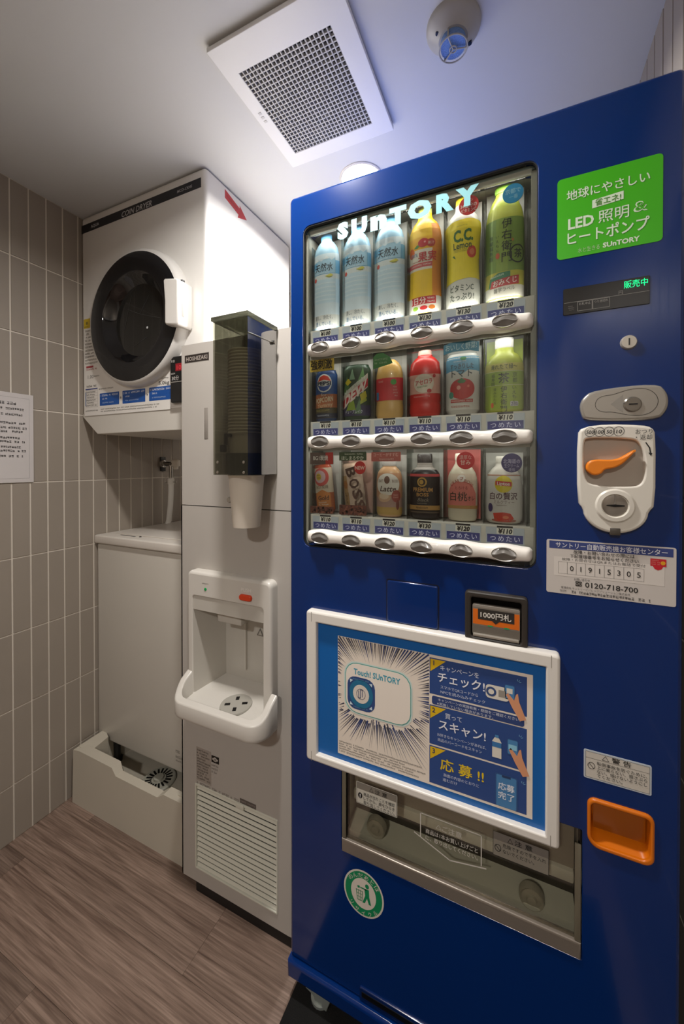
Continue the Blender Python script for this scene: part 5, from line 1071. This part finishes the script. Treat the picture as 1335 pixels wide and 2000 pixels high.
root, P, R, X, zb = bottle('coffee_bottle', 'black premium coffee bottle with a ribbed black cap and gold lettering', 3, 2, [(.024, 0), (.0280, .002), (.0300, .007), (.0300, .030), (.0295, .034), (.0300, .080), (.0290, .090), (.0240, .097), (.0165, .102), (.0150, .106), (.0150, .112)], cap=.017, capcol='#2b2625', capr=.0148, body='#1c1a1e')
band(P, R, .0975, .111, '#8f8780', 0); band(P, R, .084, .089, '#c0484a'); band(P, R, .012, .015, '#55483c'); band(P, R, .018, .027, '#b58a4c'); P.ell(-.002, .073, .0095, .0095, '#c49a4a', 2); P.ell(-.002, .073, .0066, .0068, '#3a302c', 3); P.ell(-.003, .073, .0040, .0046, '#c49a4a', 4)
P.text('PREMIUM', -.001, .0585, .0110, '#b98a4c', 3, w=.040, bold=.03); P.text('BOSS', -.001, .0485, .0095, '#b98a4c', 3, w=.024, bold=.03); P.text('Black', .0, .0385, .0100, '#8d8478', 3, w=.022, shear=.3); P.micro(-.012, .014, .029, .033, 1, '#8d8478', 3); P.micro(-.014, .016, .0195, .0255, 1, '#4a3824', 3)
obj('label', P, None, root, smooth=0); sleeve(root, X, zb, zb+.132)
root, P, R, X, zb = bottle('milk_bottle', 'pale peach milk bottle on a pink card with a red badge', 4, 2, CB[:6]+[(.0180, .102), (.0135, .110), (.0130, .116)], cap=.013, capcol='#d0c8b8', capr=.0135, body='#d3c9b4')
band(P, R, .026, .090, '#d8c4b0'); P.poly([(-.030, .030), (-.030, .052), (-.020, .070), (0, .078), (.020, .070), (.030, .052), (.030, .030)], '#d87a70', 2); P.rect(-.04, .04, .024, .030, '#b88a52', 3); P.text('CRAFT BOSS', 0, .078, .0085, '#a0403c', 4, arc=.026, w=.050); P.ell(0, .0815, .0075, .0070, '#e4ddd4', 4); P.line([(-.002, .083), (.003, .083), (.001, .079)], .001, '#a0403c', 5)
P.text('とろける', 0, .0635, .0070, '#8a2c2c', 4, w=.022); P.text('白桃', -.006, .0470, .0185, '#3c3024', 4, w=.032, bold=.02); P.text('オレ', .0180, .0440, .0105, '#3c3024', 4, w=.014, bold=.01)
obj('label', P, None, root, smooth=0); sleeve(root, X, zb, zb+.134, .0315); obj('back_card', MB().box(X-.0315, X+.0315, .7880, .7888, zb+.002, zb+.137), mat('#cf6a64', .5), root, smooth=0)
card(root, 0, 0, 0, 0, '#c9363a', lambda P: (P.ell(X+.0085, zb+.1150, .0160, .0160, '#c9363a', 0, 28), P.text('濃厚な', X+.0085, zb+.1210, .0085, '#dca098', w=.022, bold=.02), P.text('甘み', X+.0085, zb+.1115, .0100, '#e8c0b4', w=.018, bold=.03)), .7428, ell(X+.0085, zb+.1150, .0163, .0163, 28), 'round_badge')
root, P, R, X, zb = bottle('milk_tea_bottle', 'white milk tea bottle with a yellow emblem and a purple badge', 5, 2, [(.024, 0), (.0280, .002), (.0310, .008), (.0315, .040), (.0300, .080), (.0270, .090), (.0200, .100), (.0140, .106), (.0140, .110)], cap=.013, capcol='#b5b0a6', capr=.0140, body='#cbc4bb')
band(P, R, .006, .080, '#d2cdc8'); band(P, R, .0875, .0890, '#b0664c'); P.ell(0, .072, .0155, .0155, '#d8c41c', 2, 28); P.poly([(-.014, .070), (-.014, .078), (.014, .076), (.014, .068)], '#c0202a', 3); P.text('Lipton', 0, .0732, .0085, '#f0e4dc', 4, w=.022, bold=.02, slope=-.05)
P.text('白の贅沢', 0, .0505, .0140, '#4a1c30', 4, w=.048, bold=.025); P.text('ミルクティー', .001, .0395, .0072, '#7d6a6c', 4, w=.034); P.micro(-.012, .012, .032, .0355, 1, '#9a8a88', 4)
P.ell(-.0235, .029, .0050, .0080, '#3c2f66', 4); P.ell(.001, .0060, .0230, .0035, '#a86a5c', 2); P.poly([(-.018, .019), (-.015, .005), (.012, .004), (.018, .010), (.012, .019), (0, .021)], '#cc3a24', 3); P.ell(.004, .012, .005, .003, '#e07a50', 4)
obj('label', P, None, root, smooth=0); sleeve(root, X, zb, zb+.130)
card(root, 0, 0, 0, 0, '#372f66', lambda P: (P.ell(X+.0135, zb+.1105, .0168, .0168, '#372f66', 0, 28), P.text('北海道の', X+.0135, zb+.1135, .0085, '#a8a4c4', w=.027, bold=.03), P.text('生クリーム', X+.0135, zb+.1055, .0070, '#a8a4c4', w=.024, bold=.02), P.text('使用', X+.0135, zb+.0985, .0062, '#a8a4c4', w=.010)), .7428, ell(X+.0135, zb+.1105, .0171, .0171, 28), 'round_badge')
